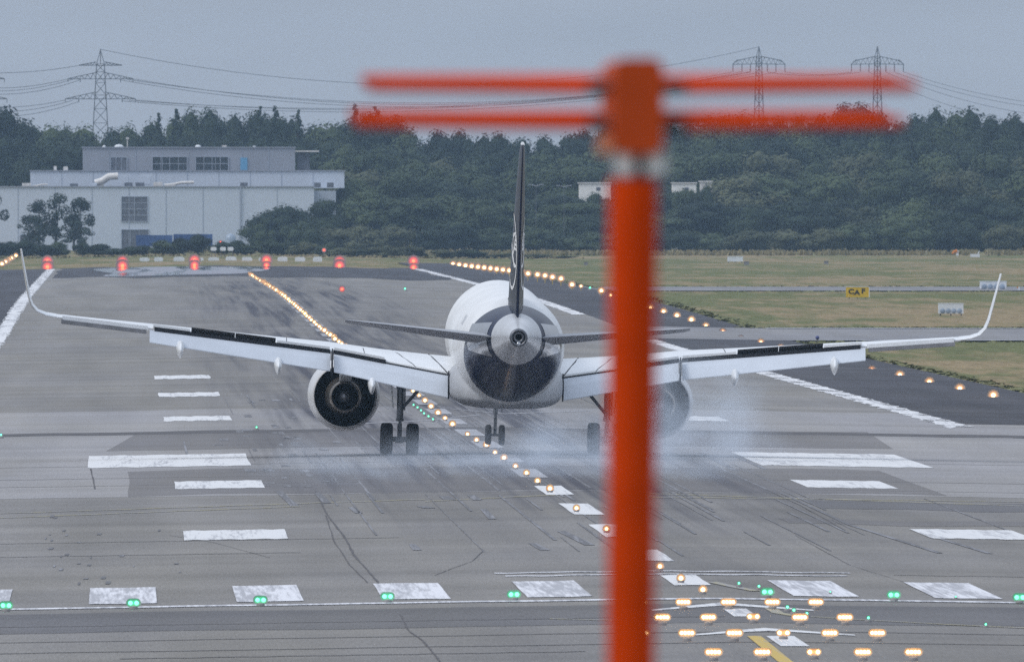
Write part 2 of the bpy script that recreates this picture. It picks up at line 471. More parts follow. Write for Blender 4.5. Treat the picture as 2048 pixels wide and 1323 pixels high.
tag(mb.build('centreline_marking', M['white_paint']), kind='structure')
mb = MB()
for k in range(44):
    Y = 1043 + 60 * k
    if Y < 3650: sheet(mb, ((XC - .46, Y), (XC + .46, Y), (XC + .46, Y + 33), (XC - .46, Y + 33)), DZ, 4, 6, 0.5)
tag(mb.build('centreline_marking', M['faint_paint']), kind='structure')
mb = MB()
for X0, X1, Y0 in ((35.8, 36.9, 1310), (-8.9, -7.9, 1310)):
    for Y in range(Y0, 3690, 35):
        if X0 > 0 and yt0 - 40 < Y < yt1 + 130: continue
        sheet(mb, ((X0, Y), (X1, Y), (X1, Y + 35), (X0, Y + 35)), DZ, 3, 14, 7.0)
tag(mb.build('runway_edge_line', M['edge_paint']), kind='structure')
# displaced threshold arrows and the yellow lead-in line
def chevron(mb, xc, Yb, half, depth, th):
    for s in (-1, 1):
        q = ((xc, Yb), (xc + s * half, Yb - depth), (xc + s * half, Yb - depth + th * .35), (xc, Yb + th))
        sheet(mb, q, DZ, 14, 2)
mb = MB()
chevron(mb, XC + .1, 719, 1.9, 8.5, 5); sheet(mb, ((XC - .1, 700), (XC + .45, 700), (XC + .45, 713), (XC - .1, 713)), DZ, 3, 5)
chevron(mb, XC + .2, 677, 1.8, 6.5, 4.5); sheet(mb, ((XC - .02, 654), (XC + .6, 654), (XC + .6, 669), (XC - .02, 669)), DZ, 3, 5)
tag(mb.build('arrow_marking', M['white_paint']), kind='structure')
mb = MB()
def path_line(mb, pts, w, vert=False):
    Q = [gp(*p) for p in pts]
    for a, b in zip(Q[:-1], Q[1:]):
        if vert: sheet(mb, ((a[0], a[1]), (b[0], b[1]), (b[0], b[1] + w), (a[0], a[1] + w)), DZ, 6, 1)
        else: sheet(mb, ((a[0] - w, a[1]), (a[0] + w, a[1]), (b[0] + w, b[1]), (b[0] - w, b[1])), DZ, 1, 4)
path_line(mb, [(1610, 1345), (1570, 1323), (1535, 1294), (1508, 1272)], 0.15)
tag(mb.build('taxi_lead_line', M['yellow_paint']), kind='structure')
mb = MB()
path_line(mb, [(1512, 1182), (1470, 1174), (1424, 1164)], 0.14)
path_line(mb, [(1540, 1216), (1556, 1226), (1592, 1232)], 0.14)
path_line(mb, [(1592, 1232), (1700, 1239), (1900, 1250), (2060, 1257)], 0.9, True)
path_line(mb, [(1260, 1243), (1210, 1241), (1100, 1238)], 0.9, True)
tag(mb.build('taxi_lead_line', M['faint_yellow']), kind='structure')
# thin pale cross lines under the aircraft
mb = MB()
path_line(mb, [(690, 851), (740, 847), (850, 842), (960, 830)], 3.0, True)
path_line(mb, [(820, 800), (900, 818), (1010, 828), (1180, 822)], 3.0, True)
tag(mb.build('taxiway_crossing_line', M['faint_paint']), kind='structure')

# mirror patch added for the mirage, throws back the lights and the sky
def mirage_mirror_mat():
    t = NT('mirage_mirror_surface')
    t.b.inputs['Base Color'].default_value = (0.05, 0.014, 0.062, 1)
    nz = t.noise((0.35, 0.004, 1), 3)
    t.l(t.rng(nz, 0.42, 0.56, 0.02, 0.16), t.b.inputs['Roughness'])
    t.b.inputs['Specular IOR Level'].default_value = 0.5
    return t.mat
M['mirage_mirror'] = mirage_mirror_mat()
xy_patch('pavement_patch', ((RXL + 1.4, 3300), (RXR - 1.4, 3200), (RXR - 1.4, 3722), (RXL + 1.4, 3722)), M['shoulder'], 0.02, 24, 14, 25)  # dark band painting the mirage's image of the trees on the pavement
mb = MB(); N_ = 40        # mirror sheet of uneven outline, standing in for the mirage
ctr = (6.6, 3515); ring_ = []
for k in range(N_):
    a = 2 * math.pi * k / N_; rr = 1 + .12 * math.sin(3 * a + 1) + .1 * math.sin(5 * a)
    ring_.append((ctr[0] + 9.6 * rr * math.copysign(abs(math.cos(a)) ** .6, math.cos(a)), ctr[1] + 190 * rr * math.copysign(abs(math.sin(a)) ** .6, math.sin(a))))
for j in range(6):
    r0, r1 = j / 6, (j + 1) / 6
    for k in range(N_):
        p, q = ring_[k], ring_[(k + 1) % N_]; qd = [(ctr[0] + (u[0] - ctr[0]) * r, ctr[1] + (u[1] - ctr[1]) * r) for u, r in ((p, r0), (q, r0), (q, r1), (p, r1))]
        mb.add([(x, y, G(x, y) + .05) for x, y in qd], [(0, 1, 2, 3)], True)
tag(mb.build('mirage_patch', M['mirage_mirror']), kind='structure')

# ---------------------------------------------------------------- the airliner
def ac_paint():
    t = NT('white_and_navy_gloss_paint')
    p = t.sep(t.pos((1, 1, 1), True))
    edge = t.math('ADD', p[1], t.math('MULTIPLY', t.math('SUBTRACT', p[2], 4.06), 1.6))
    navy = t.rng(edge, -11.35, -11.3, 1, 0)
    dirt = t.rng(t.noise((1.2, 0.35, 1.2), 4, True), 0.3, 0.75, 1.0, 0.86)
    vv = t.n('ShaderNodeVectorMath', operation='SCALE'); vv.inputs[0].default_value = (0.74, 0.75, 0.76); t.l(dirt, vv.inputs['Scale'])
    mk = t.math('MULTIPLY', t.math('MULTIPLY', t.rng(p[0], -1.2, -1.25, 0, 1), t.rng(p[2], 4.9, 4.95, 0, 1)), t.math('MULTIPLY', t.rng(p[2], 5.3, 5.25, 0, 1), t.math('MULTIPLY', t.rng(p[1], -6.0, -6.1, 0, 1), t.rng(p[1], -8.9, -8.8, 0, 1))))
    mk = t.math('MULTIPLY', mk, t.rng(t.noise((3, 2.4, 3), 1, True), .45, .5, .15, .6))
    t.color(t.mix(navy, t.mix(mk, vv.outputs[0], (.2, .21, .24)), (0.007, 0.012, 0.04)))
    rr = t.rng(navy, 0, 1, 0.3, 0.2); t.l(rr, t.b.inputs['Roughness'])
    t.b.inputs['Specular IOR Level'].default_value = 0.5; t.b.inputs['IOR'].default_value = 1.14
    return t.mat
M['ac'] = ac_paint()
M['ac_white'] = simple('aircraft_white', (0.72, 0.735, 0.75), 0.35, 0.4, coat=0.3, var=0.07, scale=0.7)
M['ac_belly'] = simple('aircraft_belly_grey', (0.36, 0.37, 0.39), 0.45, 0.3, var=0.12, scale=0.8)
M['ac_nac'] = simple('nacelle_grey', (0.55, 0.55, 0.56), 0.3, 0.4, var=0.12, scale=1.2)
M['ac_grey'] = simple('aircraft_wing_grey', (0.52, 0.56, 0.62), 0.4, 0.35, var=0.06, scale=0.8)
M['ac_stab'] = simple('stabiliser_grey', (0.33, 0.34, 0.37), 0.4, 0.35, var=0.08, scale=0.8)
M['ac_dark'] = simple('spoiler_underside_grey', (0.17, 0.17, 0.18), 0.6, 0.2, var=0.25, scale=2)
M['seal_shade'] = simple('black_seal_and_shade', (0.02, 0.021, 0.026), 0.7, 0.2, var=0.2)
M['navy'] = simple('navy_gloss', (0.008, 0.012, 0.032), 0.3, 0.16, var=0.05)
M['cone'] = simple('bare_tail_metal', (0.52, 0.53, 0.55), 0.32, 0.5, metal=0.35, var=0.1, scale=1.2)
M['plate'] = simple('polished_metal_plate', (0.4, 0.4, 0.42), 0.2, 0.5, metal=0.9, var=0.1, scale=1.5)
M['exh'] = simple('exhaust_steel', (0.13, 0.135, 0.15), 0.35, 0.5, metal=0.8, var=0.2, scale=6)
M['black'] = simple('black_void', (0.01, 0.01, 0.012), 0.8, 0.1, var=0.1)
M['duct'] = simple('dark_duct_liner', (0.025, 0.028, 0.038), 0.45, 0.3, var=0.3, scale=3)
M['vane'] = simple('guide_vane_grey', (0.06, 0.065, 0.08), 0.4, 0.4, metal=0.4, var=0.2, scale=5)
M['core'] = simple('core_cowl_metal', (0.24, 0.21, 0.18), 0.3, 0.5, metal=0.8, var=0.2, scale=2)
M['strut'] = simple('gear_strut_grey', (0.16, 0.17, 0.19), 0.4, 0.4, metal=0.3, var=0.3, scale=4)
M['chrome'] = simple('oleo_chrome', (0.6, 0.62, 0.65), 0.15, 0.5, metal=1.0, var=0.05)
M['tyre'] = simple('tyre_rubber', (0.028, 0.029, 0.033), 0.8, 0.15, var=0.3, scale=5)
M['logo'] = simple('white_logo_paint', (0.72, 0.72, 0.72), 0.4, 0.3, var=0.05)

AC_Y = 1138.0
plane = empty('airliner', (14.38, AC_Y, G(14.38 - 3.8, AC_Y) + 0.002), (R(1.2), R(1.45), 0.011))
plane.rotation_mode = 'XYZ'
plane.scale = (1.026,) * 3
tag(plane, 'white airliner with navy tail touching down on the runway', 'airliner')

def hermite(st, n):
    st = np.array(st, float); t = np.arange(len(st)); tt = np.linspace(0, len(st) - 1, n); out = []
    m = np.gradient(st, axis=0)
    for q in tt:
        i = min(int(q), len(st) - 2); u = q - i
        h = (2 * u**3 - 3 * u**2 + 1, u**3 - 2 * u**2 + u, -2 * u**3 + 3 * u**2, u**3 - u**2)
        out.append(h[0] * st[i] + h[1] * m[i] + h[2] * st[i + 1] + h[3] * m[i + 1])
    return np.array(out)

# y, top, bottom, half width
FUS = [(17.75, 3.5, 3.4, .05), (17.3, 4.1, 2.9, .62), (16.4, 4.75, 2.42, 1.15), (15.2, 5.5, 2.12, 1.6), (13.5, 6.02, 2.0, 1.9), (11.5, 6.13, 1.99, 1.975),
       (8, 6.13, 1.99, 1.975), (4, 6.13, 1.99, 1.975), (0, 6.13, 1.99, 1.975), (-4, 6.13, 1.99, 1.975), (-6.5, 6.13, 2.02, 1.97), (-9, 6.12, 2.26, 1.93),
       (-11, 6.07, 2.55, 1.83), (-13, 5.95, 3.0, 1.62), (-15, 5.77, 3.42, 1.28), (-16.4, 5.6, 3.74, .92)]
CONE = [(-16.4, 5.6, 3.74, .92), (-17.2, 5.5, 3.97, .76), (-18.2, 5.36, 4.23, .57), (-19.0, 5.22, 4.41, .42), (-19.6, 5.11, 4.5, .325)]
def fus_ring(y, top, bot, hw, n=56):
    c = (top + bot) / 2; h = (top - bot) / 2
    return [(hw * math.cos(2 * math.pi * k / n), y, c + h * math.sin(2 * math.pi * k / n)) for k in range(n)]
fo = MB().loft([fus_ring(*s) for s in hermite(FUS, 90)], caps=False).build('fuselage', M['ac'], plane)
co = MB().loft([fus_ring(*s) for s in hermite(CONE, 24)], caps=False).build('tail_cone', M['cone'], plane)
ex = MB()
ex.lathe([(-19.55, .33), (-19.85, .325), (-19.95, .30), (-19.95, .24), (-19.8, .215)], 'y', (0, 0, 4.805), 40)
ex.lathe([(-19.82, .215), (-19.9, .2), (-19.9, .12), (-19.7, .11)], 'y', (0, 0, 4.82), 32)
exo = ex.build('exhaust_pipe', M['exh'], co)
h = MB(); h.lathe([(-19.83, .125), (-19.6, .12), (-19.2, .001)], 'y', (0, 0, 4.82), 32)
h.build('exhaust_opening', M['black'], co)
MB().lathe([(-19.93, .001), (-19.96, .05), (-19.9, .085), (-19.8, .09)], 'y', (0, 0, 4.58), 20).build('tail_light', M['chrome'], co)

# wing to body fairing
rings = []
for y, hw, bot, top in ((7.6, .6, 2.05, 2.6), (6.8, 1.55, 1.86, 2.9), (5, 2.04, 1.78, 3.25), (2, 2.12, 1.76, 3.45), (-1, 2.12, 1.76, 3.5), (-3, 2.06, 1.78, 3.4), (-4.8, 1.85, 1.86, 3.1), (-6.6, 1.2, 2.02, 2.6), (-7.4, .5, 2.15, 2.4)):
    ring = []
    for k in range(40):
        a = 2 * math.pi * k / 40; c, s = math.cos(a), math.sin(a); e = 0.62
        ring.append((hw * math.copysign(abs(c) ** e, c), y, (top + bot) / 2 + (top - bot) / 2 * math.copysign(abs(s) ** e, s)))
    rings.append(ring)
MB().loft(rings).build('belly_fairing', M['ac_belly'], plane)

AF = [(1, 0), (.9, .24), (.75, .55), (.6, .8), (.45, .96), (.33, 1), (.2, .9), (.1, .68), (.04, .44), (0, 0), (.04, -.3), (.1, -.46), (.2, -.6), (.33, -.66), (.45, -.62), (.6, -.48), (.75, -.28), (.9, -.1)]
def wing_ring(s, x, yle, yte, zle, zte, th, tw=0.0):
    out = []
    for u, v in AF:      # u from leading edge
        n = v * th * 0.62
        out.append((s * (x - math.sin(tw) * n), yle + (yte - yle) * u, zle + (zte - zle) * u + math.cos(tw) * n))
    return out
ZT = lambda x: float(np.interp(x, [0, 1.98, 6.37, 13.1, 16.3, 17], [2.6, 2.93, 3.66, 4.38, 4.70, 4.80]))
YL = lambda x: 5.45 - 0.525 * (x - 1.98)
YTE = lambda x: float(np.interp(x, [0, 6.4, 17], [-1.55, -1.7, -4.05]))
def wing(s):
    secs = []
    for x, th in ((0.5, 1.0), (1.98, .92), (3.2, .76), (4.6, .6), (6.4, .48), (8.5, .4), (10.5, .34), (13.1, .26), (15, .21), (16.5, .17)):
        secs.append(wing_ring(s, x, YL(x), YTE(x), ZT(x) - .02, ZT(x), th))
    rt = wing(s) if False else None
    return MB().loft(secs).build('wing', M['ac_white'], plane)
def plate(s, x0, x1, f, n=10):
    """loft a flat panel along the span: f(x) -> four (y, z) corners"""
    rr = []
    for x in np.linspace(x0, x1, n):
        rr.append([(s * x, y, z) for y, z in f(x)])
    return rr
def aircraft_side(s):
    wg = wing(s)
    # seams in the upper skin
    SX = (0.5, 1.98, 3.2, 4.6, 6.4, 8.5, 10.5, 13.1, 15, 16.5); ST = (1.0, .92, .76, .6, .48, .4, .34, .26, .21, .17)
    def top(x, u): return (s * x, YL(x) + (YTE(x) - YL(x)) * u, ZT(x) - .02 + .02 * u + .62 * float(np.interp(x, SX, ST)) * float(np.interp(u, [0, .1, .33, .6, .9, 1], [0, .68, 1, .8, .24, 0])) + .006)
    for P in ([(2.75, .35), (2.6, .6), (2.3, .85), (2.1, 1.0)], [(4.1, .4), (3.75, .7), (3.4, .9), (3.3, .97)], [(5.2, .5), (5.15, .9)], [(8.0, .3), (8.05, .85)]):
        q = [(P[i][0] + (P[i + 1][0] - P[i][0]) * k / 8, P[i][1] + (P[i + 1][1] - P[i][1]) * k / 8) for i in range(len(P) - 1) for k in range(8)] + [P[-1]]
        MB().tube([top(a, b) for a, b in q], .022 if P[0][0] < 3 else .013, 6).build('skin_seam', M['seal_shade'], wg)
    # sharklet
    sh = []
    for x, z, yl, yt, th, tw in ((16.5, ZT(16.5), YL(16.5), YTE(16.5), .17, 0.05), (16.9, 4.80, -2.5, -4.1, .15, .2), (17.22, 4.93, -2.8, -4.3, .14, .6), (17.42, 5.16, -3.2, -4.5, .125, 1.0),
                                 (17.54, 5.5, -3.6, -4.75, .11, 1.25), (17.64, 6.0, -4.1, -5.1, .10, 1.33), (17.78, 6.7, -4.75, -5.6, .085, 1.37), (17.88, 7.22, -5.2, -5.9, .07, 1.38)):
        sh.append(wing_ring(s, x, yl, yt, z, z, th, tw))
    MB().loft(sh).build('winglet', M['ac_white'], wg)
    # flaps: lowered panels with a rounded nose
    def flap(x0, x1, d0, d1, c0, c1):
        rr = []
        for x in np.linspace(x0, x1, 8):
            u = (x - x0) / (x1 - x0); drop = d0 + (d1 - d0) * u; ch = c0 + (c1 - c0) * u
            y0, z0 = YTE(x) + .12, ZT(x) - .05
            rr.append([(s * x, y0, z0 - .12), (s * x, y0 - .03, z0 - .03), (s * x, y0 - .16, z0 + .01), (s * x, y0 - ch * .55, z0 - drop * .36), (s * x, y0 - ch, z0 - drop), (s * x, y0 - ch, z0 - drop - .03),
                       (s * x, y0 - ch * .5, z0 - drop * .62), (s * x, y0 - .1, z0 - .28)])
        return MB().loft(rr, smooth=False).build('flap', M['ac_grey'], wg)
    flap(2.12, 6.3, .76, .63, 1.15, 1.0); flap(6.44, 13.08, .62, .42, .95, .62)
    # black strips painting the shade in the wing to flap slots and side gaps
    sl = MB()
    sl.loft(plate(s, 2.1, 4.4, lambda x: [(YTE(x) - .06, ZT(x) + .0), (YTE(x) - .06, ZT(x) - .055), (YTE(x) + .1, ZT(x) - .055), (YTE(x) + .1, ZT(x))]), smooth=False)
    for a, b, hgt in ((4.4, 6.32, .12), (6.44, 8.5, .10), (8.5, 11.4, .08), (11.4, 12.9, .10)):
        sl.loft(plate(s, a, b, lambda x: [(YTE(x) - .08, ZT(x) + hgt - .03), (YTE(x) - .08, ZT(x) - .06), (YTE(x) + .4, ZT(x) - .06), (YTE(x) + .4, ZT(x) + hgt - .03)]), smooth=False)
    for x in (2.09, 6.37):
        sl.box((s * x, YTE(x) - .55, ZT(x) - .37), (.05, .9, .62), Euler((R(33), 0, 0)).to_matrix())
    sl.build('flap_slot_shade', M['seal_shade'], wg)
    # raised spoilers
    for a, b in ((8.45, 9.93), (9.95, 11.55)):
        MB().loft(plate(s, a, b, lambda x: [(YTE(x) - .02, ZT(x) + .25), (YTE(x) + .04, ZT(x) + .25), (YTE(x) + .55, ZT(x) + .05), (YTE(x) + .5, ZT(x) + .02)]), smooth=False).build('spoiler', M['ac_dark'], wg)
    for a, b in ((4.45, 6.3), (6.46, 8.4), (11.6, 12.95)):
        MB().loft(plate(s, a, b, lambda x: [(YTE(x) - .05, ZT(x) + .18), (YTE(x) - .05, ZT(x) + .09), (YTE(x) + .8, ZT(x) + .07), (YTE(x) + .8, ZT(x) + .13)]), smooth=False).build('spoiler', M['ac_white'], wg)
    # aileron, drooped, its under side dark
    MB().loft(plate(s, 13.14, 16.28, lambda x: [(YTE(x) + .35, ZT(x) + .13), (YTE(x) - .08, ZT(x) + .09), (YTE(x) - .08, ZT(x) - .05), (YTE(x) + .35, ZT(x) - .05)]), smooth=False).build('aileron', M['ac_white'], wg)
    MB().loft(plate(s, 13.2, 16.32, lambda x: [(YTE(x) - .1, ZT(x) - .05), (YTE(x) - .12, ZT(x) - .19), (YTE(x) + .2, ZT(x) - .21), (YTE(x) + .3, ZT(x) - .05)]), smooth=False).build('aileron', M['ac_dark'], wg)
    # flap track fairings
    for x, drop, L in ((4.9, .93, 2.6), (8.35, .74, 2.5), (11.95, .60, 2.2)):
        z = ZT(x) - drop; y = YTE(x)
        rr = []
        for t, r in ((1.4, .05), (.9, .13), (.2, .19), (-.5, .185), (-.95, .14), (-1.25, .08), (-1.4, .02)):
            rr.append([(s * x + .8 * r * math.cos(2 * math.pi * k / 16) * (1 if k < 8 else 1 - .35 * abs(math.sin(2 * math.pi * k / 16))), y + t * L / 2.6 - .35, z + (.30 if t > -.5 else .0) * 0 + (t + 1.4) * .05 - .02 + (1.5 if k < 8 else 1.9) * r * math.sin(2 * math.pi * k / 16)) for k in range(16)])
        MB().loft(rr).build('flap_track_fairing', M['ac_white'], wg)
    # engine
    ex0, ez = s * 5.77, 1.92
    en = MB().lathe([(7.4, 1.06), (7.45, 1.12), (7.3, 1.2), (6.6, 1.31), (5.6, 1.335), (4.6, 1.29), (3.9, 1.205), (3.55, 1.155), (3.55, 1.125)], 'y', (ex0, 0, ez), 64).build('engine', M['ac_nac'], plane)
    MB().lathe([(3.555, 1.125), (3.9, 1.13), (4.6, 1.16), (5.4, 1.12), (5.5, .5), (5.5, .01)], 'y', (ex0, 0, ez), 64).build('exhaust_duct', M['duct'], en)
    vn = MB()
    for k in range(44):
        a = 2 * math.pi * k / 44
        m = Matrix.Rotation(-a, 3, 'Y')
        c = m @ Vector((.9, 5.05, 0))
        vn.box((ex0 + c.x, c.y, ez + c.z), (.46, .22, .018), m @ Euler((R(24), 0, 0)).to_matrix())
    vn.build('guide_vane', M['vane'], en)['kind'] = 'stuff'
    MB().lathe([(5.3, .74), (4.6, .78), (3.6, .72), (2.8, .6), (2.35, .54), (2.33, .5), (2.6, .48)], 'y', (ex0 + .0, 0, ez - .0), 48).build('core_cowl', M['core'], en)
    MB().lathe([(2.5, .48), (2.9, .46), (3.2, .36), (3.3, .01)], 'y', (ex0, 0, ez), 40).build('core_nozzle', M['black'], en)
    MB().lathe([(3.2, .3), (2.6, .27), (2.1, .17), (1.75, .03), (1.72, .001)], 'y', (ex0, 0, ez), 32).build('exhaust_plug', M['exh'], en)
    pr = []
    for y, z0, z1, hw in ((6.4, ez + 1.1, ez + 1.4, .12), (5, ez + .75, ez + 1.75, .2), (3, ez + .45, ez + 1.75, .22), (1.5, ez + .8, ez + 1.7, .2), (.2, ez + 1.2, ez + 1.65, .06)):
        pr.append([(ex0 - hw, y, z0), (ex0 + hw, y, z0), (ex0 + hw, y, z1), (ex0 - hw, y, z1)])
    MB().loft(pr, smooth=False).build('pylon', M['ac_white'], en)
    # main gear
    dz = -s * -0.096          # the left leg hangs out further: the aircraft rolls on to its right wheels
    gx = s * 3.795
    g = empty('main_gear', (0, 0, 0), parent=plane)
    ax = .585 + dz
    wh = []
    for q in (-.475, .475):
        tyr = [(-.2, .28), (-.225, .36), (-.225, .47), (-.19, .56), (-.12, .585), (0, .59), (.12, .585), (.19, .56), (.225, .47), (.225, .36), (.2, .28)]
        tobj = MB().lathe(tyr, 'x', (gx + q, 0, ax), 40).build('tyre', M['tyre'], g)
        MB().lathe([(-.14, .001), (-.15, .1), (-.1, .24), (-.2, .285), (.2, .285), (.1, .24), (.15, .1), (.14, .001)], 'x', (gx + q, 0, ax), 28).build('wheel_hub', M['strut'], tobj)
    MB().tube([(gx - .48, 0, ax), (gx + .48, 0, ax)], .095, 14).build('axle', M['strut'], g)
    st = MB(); st.tube([(gx, .05, 1.25 + dz), (gx, .1, 2.9)], .125, 16); st.tube([(gx, .05, 1.25 + dz), (gx, .04, 1.34 + dz)], .15, 16); st.tube([(gx, .1, 2.35), (gx, .1, 2.5)], .16, 14)
    st.box((gx + .16, 0, 2.1), (.06, .1, 1.1)); st.box((gx, -.17, 1.9 + dz), (.09, .1, .16)); st.box((gx, -.17, 2.3), (.08, .08, .14))
    st.build('strut', M['strut'], g)
    MB().tube([(gx, .03, ax - .05), (gx, .05, 1.3 + dz)], .085, 16).build('oleo_piston', M['chrome'], g)
    tq = MB(); tq.box((gx, -.22, 1.12 + dz), (.1, .05, .42), Euler((R(-22), 0, 0)).to_matrix()); tq.box((gx, -.2, .82 + dz), (.14, .05, .42), Euler((R(25), 0, 0)).to_matrix())
    tq.box((gx, -.02, ax - .02), (.3, .24, .24)); tq.build('torque_link', M['strut'], g)
    MB().tube([(gx - s * .08, .1, 1.62), (gx - s * .66, .15, 2.3), (gx - s * 1.1, .2, 2.75)], [.055, .06, .06], 10).build('side_brace', M['strut'], g)
    MB().box((gx + s * .32, .3, 2.25), (.05, .9, 1.25), Euler((0, s * R(6), 0)).to_matrix()).build('gear_door', M['ac_white'], g)
for s in (-1, 1):
    aircraft_side(s)
# nose gear
ng = empty('nose_gear', (0, 0, 0), parent=plane)
for q in (-.25, .25):
    tobj = MB().lathe([(-.1, .18), (-.115, .26), (-.1, .34), (-.06, .375), (.06, .375), (.1, .34), (.115, .26), (.1, .18)], 'x', (q, 12.64, .375), 32).build('tyre', M['tyre'], ng)
    MB().lathe([(-.06, .001), (-.07, .15), (-.1, .185), (.1, .185), (.07, .15), (.06, .001)], 'x', (q, 12.64, .375), 20).build('wheel_hub', M['strut'], tobj)
s_ = MB(); s_.tube([(-.25, 12.64, .375), (.25, 12.64, .375)], .05, 10); s_.tube([(0, 12.64, .35), (0, 12.75, 1.2)], .06, 12); s_.tube([(0, 12.75, 1.15), (0, 12.9, 2.2)], .09, 12)
s_.box((0, 12.6, .8), (.12, .06, .4)); s_.box((0, 12.72, 1.45), (.26, .1, .14)); s_.build('strut', M['strut'], ng)
for s in (-1, 1):
    MB().box((s * .42, 13.2, 1.75), (.03, 1.0, .5)).build('gear_door', M['ac_white'], ng)
# fin and rudder, with emblem
FZ = [(5.4, -11.9, -17.4, .56), (6.6, -12.7, -17.6, .52), (8, -13.95, -17.95, .44), (9.5, -15.3, -18.3, .36), (10.8, -16.6, -18.65, .26), (11.5, -17.25, -18.85, .2), (11.73, -17.6, -18.9, .12)]
def fin_half(y, z):
    zz = [f[0] for f in FZ]
    le = np.interp(z, zz, [f[1] for f in FZ]); te = np.interp(z, zz, [f[2] for f in FZ]); th = np.interp(z, zz, [f[3] for f in FZ])
    u = (y - le) / (te - le)
    us = [0, .04, .1, .2, .33, .45, .6, .75, .9, 1]; vs_ = [0, .44, .68, .9, 1, .96, .8, .55, .24, 0.06]
    return 0.5 * th * float(np.interp(u, us, vs_))
rings = []
for z, le, te, th in FZ:
    ring = []
    us = [1, .9, .75, .6, .45, .33, .2, .1, .04, 0]
    for u in us: y = le + (te - le) * u; ring.append((fin_half(y, z) if 0 < u else 0, y, z))
    for u in reversed(us[:-1]): y = le + (te - le) * u; ring.append((-fin_half(y, z), y, z))
    rings.append(ring)
fin = MB().loft(rings).build('fin', M['navy'], plane)
df = MB(); df.loft([[(0.0, -9.6, 6.06), (.02, -9.6, 6.05), (-.02, -9.6, 6.05)], [(0.0, -11.5, 6.4), (.16, -11.6, 6.0), (-.16, -11.6, 6.0)], [(0.0, -12.4, 6.9), (.26, -12.6, 6.0), (-.26, -12.6, 6.0)]], smooth=False)
df.build('dorsal_fairing', M['navy'], fin)
cp = MB(); cp.loft([[(.06, -17.45, 11.72), (.065, -18.85, 11.72), (-.065, -18.85, 11.72), (-.06, -17.45, 11.72)], [(.03, -17.7, 11.81), (.035, -18.82, 11.81), (-.035, -18.82, 11.81), (-.03, -17.7, 11.81)]], smooth=False)
cp.build('fin_cap', M['ac_white'], fin)
# pale leading edge of the fin, its highlight modelled as a tube
le_ = MB()
le_.tube([(0, float(np.interp(z, [f[0] for f in FZ], [f[1] for f in FZ])) + .01, z) for z in np.linspace(6.8, 11.65, 12)], .03, 8)
le_.build('leading_edge', M['cone'], fin)
def on_fin(side, y, z, off=.012): return (side * (fin_half(y, z) + off), y, z)
for side in (-1, 1):
    em = MB(); cyc, czc, rr = -15.9, 7.85, 1.42
    N = 72
    for k in range(N):
        a0, a1 = 2 * math.pi * k / N, 2 * math.pi * (k + 1) / N
        em.add([on_fin(side, cyc + r * math.cos(a), czc + r * math.sin(a)) for a, r in ((a0, rr), (a1, rr), (a1, rr - .13), (a0, rr - .13))], [(0, 1, 2, 3)])
    # rising bird: body, neck and fanned wing feathers
    def ribbon(pts, ws):
        for i in range(len(pts) - 1):
            (y0, z0), (y1, z1) = pts[i], pts[i + 1]
            dy, dz_ = y1 - y0, z1 - z0; L = math.hypot(dy, dz_); ny, nz_ = -dz_ / L, dy / L
            em.add([on_fin(side, y0 + ny * ws[i], z0 + nz_ * ws[i]), on_fin(side, y0 - ny * ws[i], z0 - nz_ * ws[i]), on_fin(side, y1 - ny * ws[i + 1], z1 - nz_ * ws[i + 1]), on_fin(side, y1 + ny * ws[i + 1], z1 + nz_ * ws[i + 1])], [(0, 1, 2, 3)])
    ribbon([(cyc + 1.3, czc + .5), (cyc + .6, czc + .25), (cyc, czc - .1), (cyc - .6, czc - .5), (cyc - 1.2, czc - .55)], [.02, .08, .14, .1, .03])
    for k in range(4):
        ribbon([(cyc - .3 - .15 * k, czc - .1 + .12 * k), (cyc - .75 - .1 * k, czc + .12 + .14 * k), (cyc - 1.28, czc + .05 + .17 * k)], [.06, .06, .045])
    ribbon([(cyc - .2, czc + .1), (cyc - .3, czc + .55), (cyc - 1.22, czc + .68)], [.06, .08, .03])
    em.build('emblem', M['logo'], fin)
# bare metal plates on which the stabilisers pivot
for s in (-1, 1):
    m = MB(); FU = np.array(FUS)[::-1]; vs_, fs_ = [], []; ny_, nz_ = 10, 9
    for j in range(ny_ + 1):
        y = -15.9 + 3.3 * j / ny_; tp, bt, hw = (float(np.interp(y, FU[:, 0], FU[:, q])) for q in (1, 2, 3))
        for i in range(nz_ + 1):
            c0, h0 = (tp + bt) / 2, (tp - bt) / 2
            z = 4.62 + (i / nz_ - .5) * (1.25 - .3 * j / ny_); u = max(-.98, min(.98, (z - c0) / h0))
            vs_.append((s * (hw * math.sqrt(1 - u * u) + .02), y, z))
    for j in range(ny_):
        for i in range(nz_): k = j * (nz_ + 1) + i; fs_.append((k, k + 1, k + nz_ + 2, k + nz_ + 1))
    m.add(vs_, fs_, True); m.build('stabiliser_plate', M['plate'], plane)
# horizontal stabilisers: leading edge trimmed down
for s in (-1, 1):
    secs = []
    for x, yl, yt, z, th in ((.35, -12.9, -16.3, 4.62, .40), (1.0, -13.4, -16.5, 4.70, .38), (3, -14.6, -17.1, 4.91, .27), (5, -15.8, -17.7, 5.11, .19), (6.0, -16.4, -18.0, 5.21, .13), (6.22, -16.7, -18.05, 5.24, .08)):
        secs.append(wing_ring(s, x, yl, yt, z - (yl - yt) * .075, z + (yl - yt) * .012, th))
    MB().loft(secs).build('stabiliser', M['ac_stab'], plane)
MB().tube([(0, 3.0, 1.75), (0, 2.8, 1.5)], .02, 6).build('blade_antenna', M['ac_white'], plane)

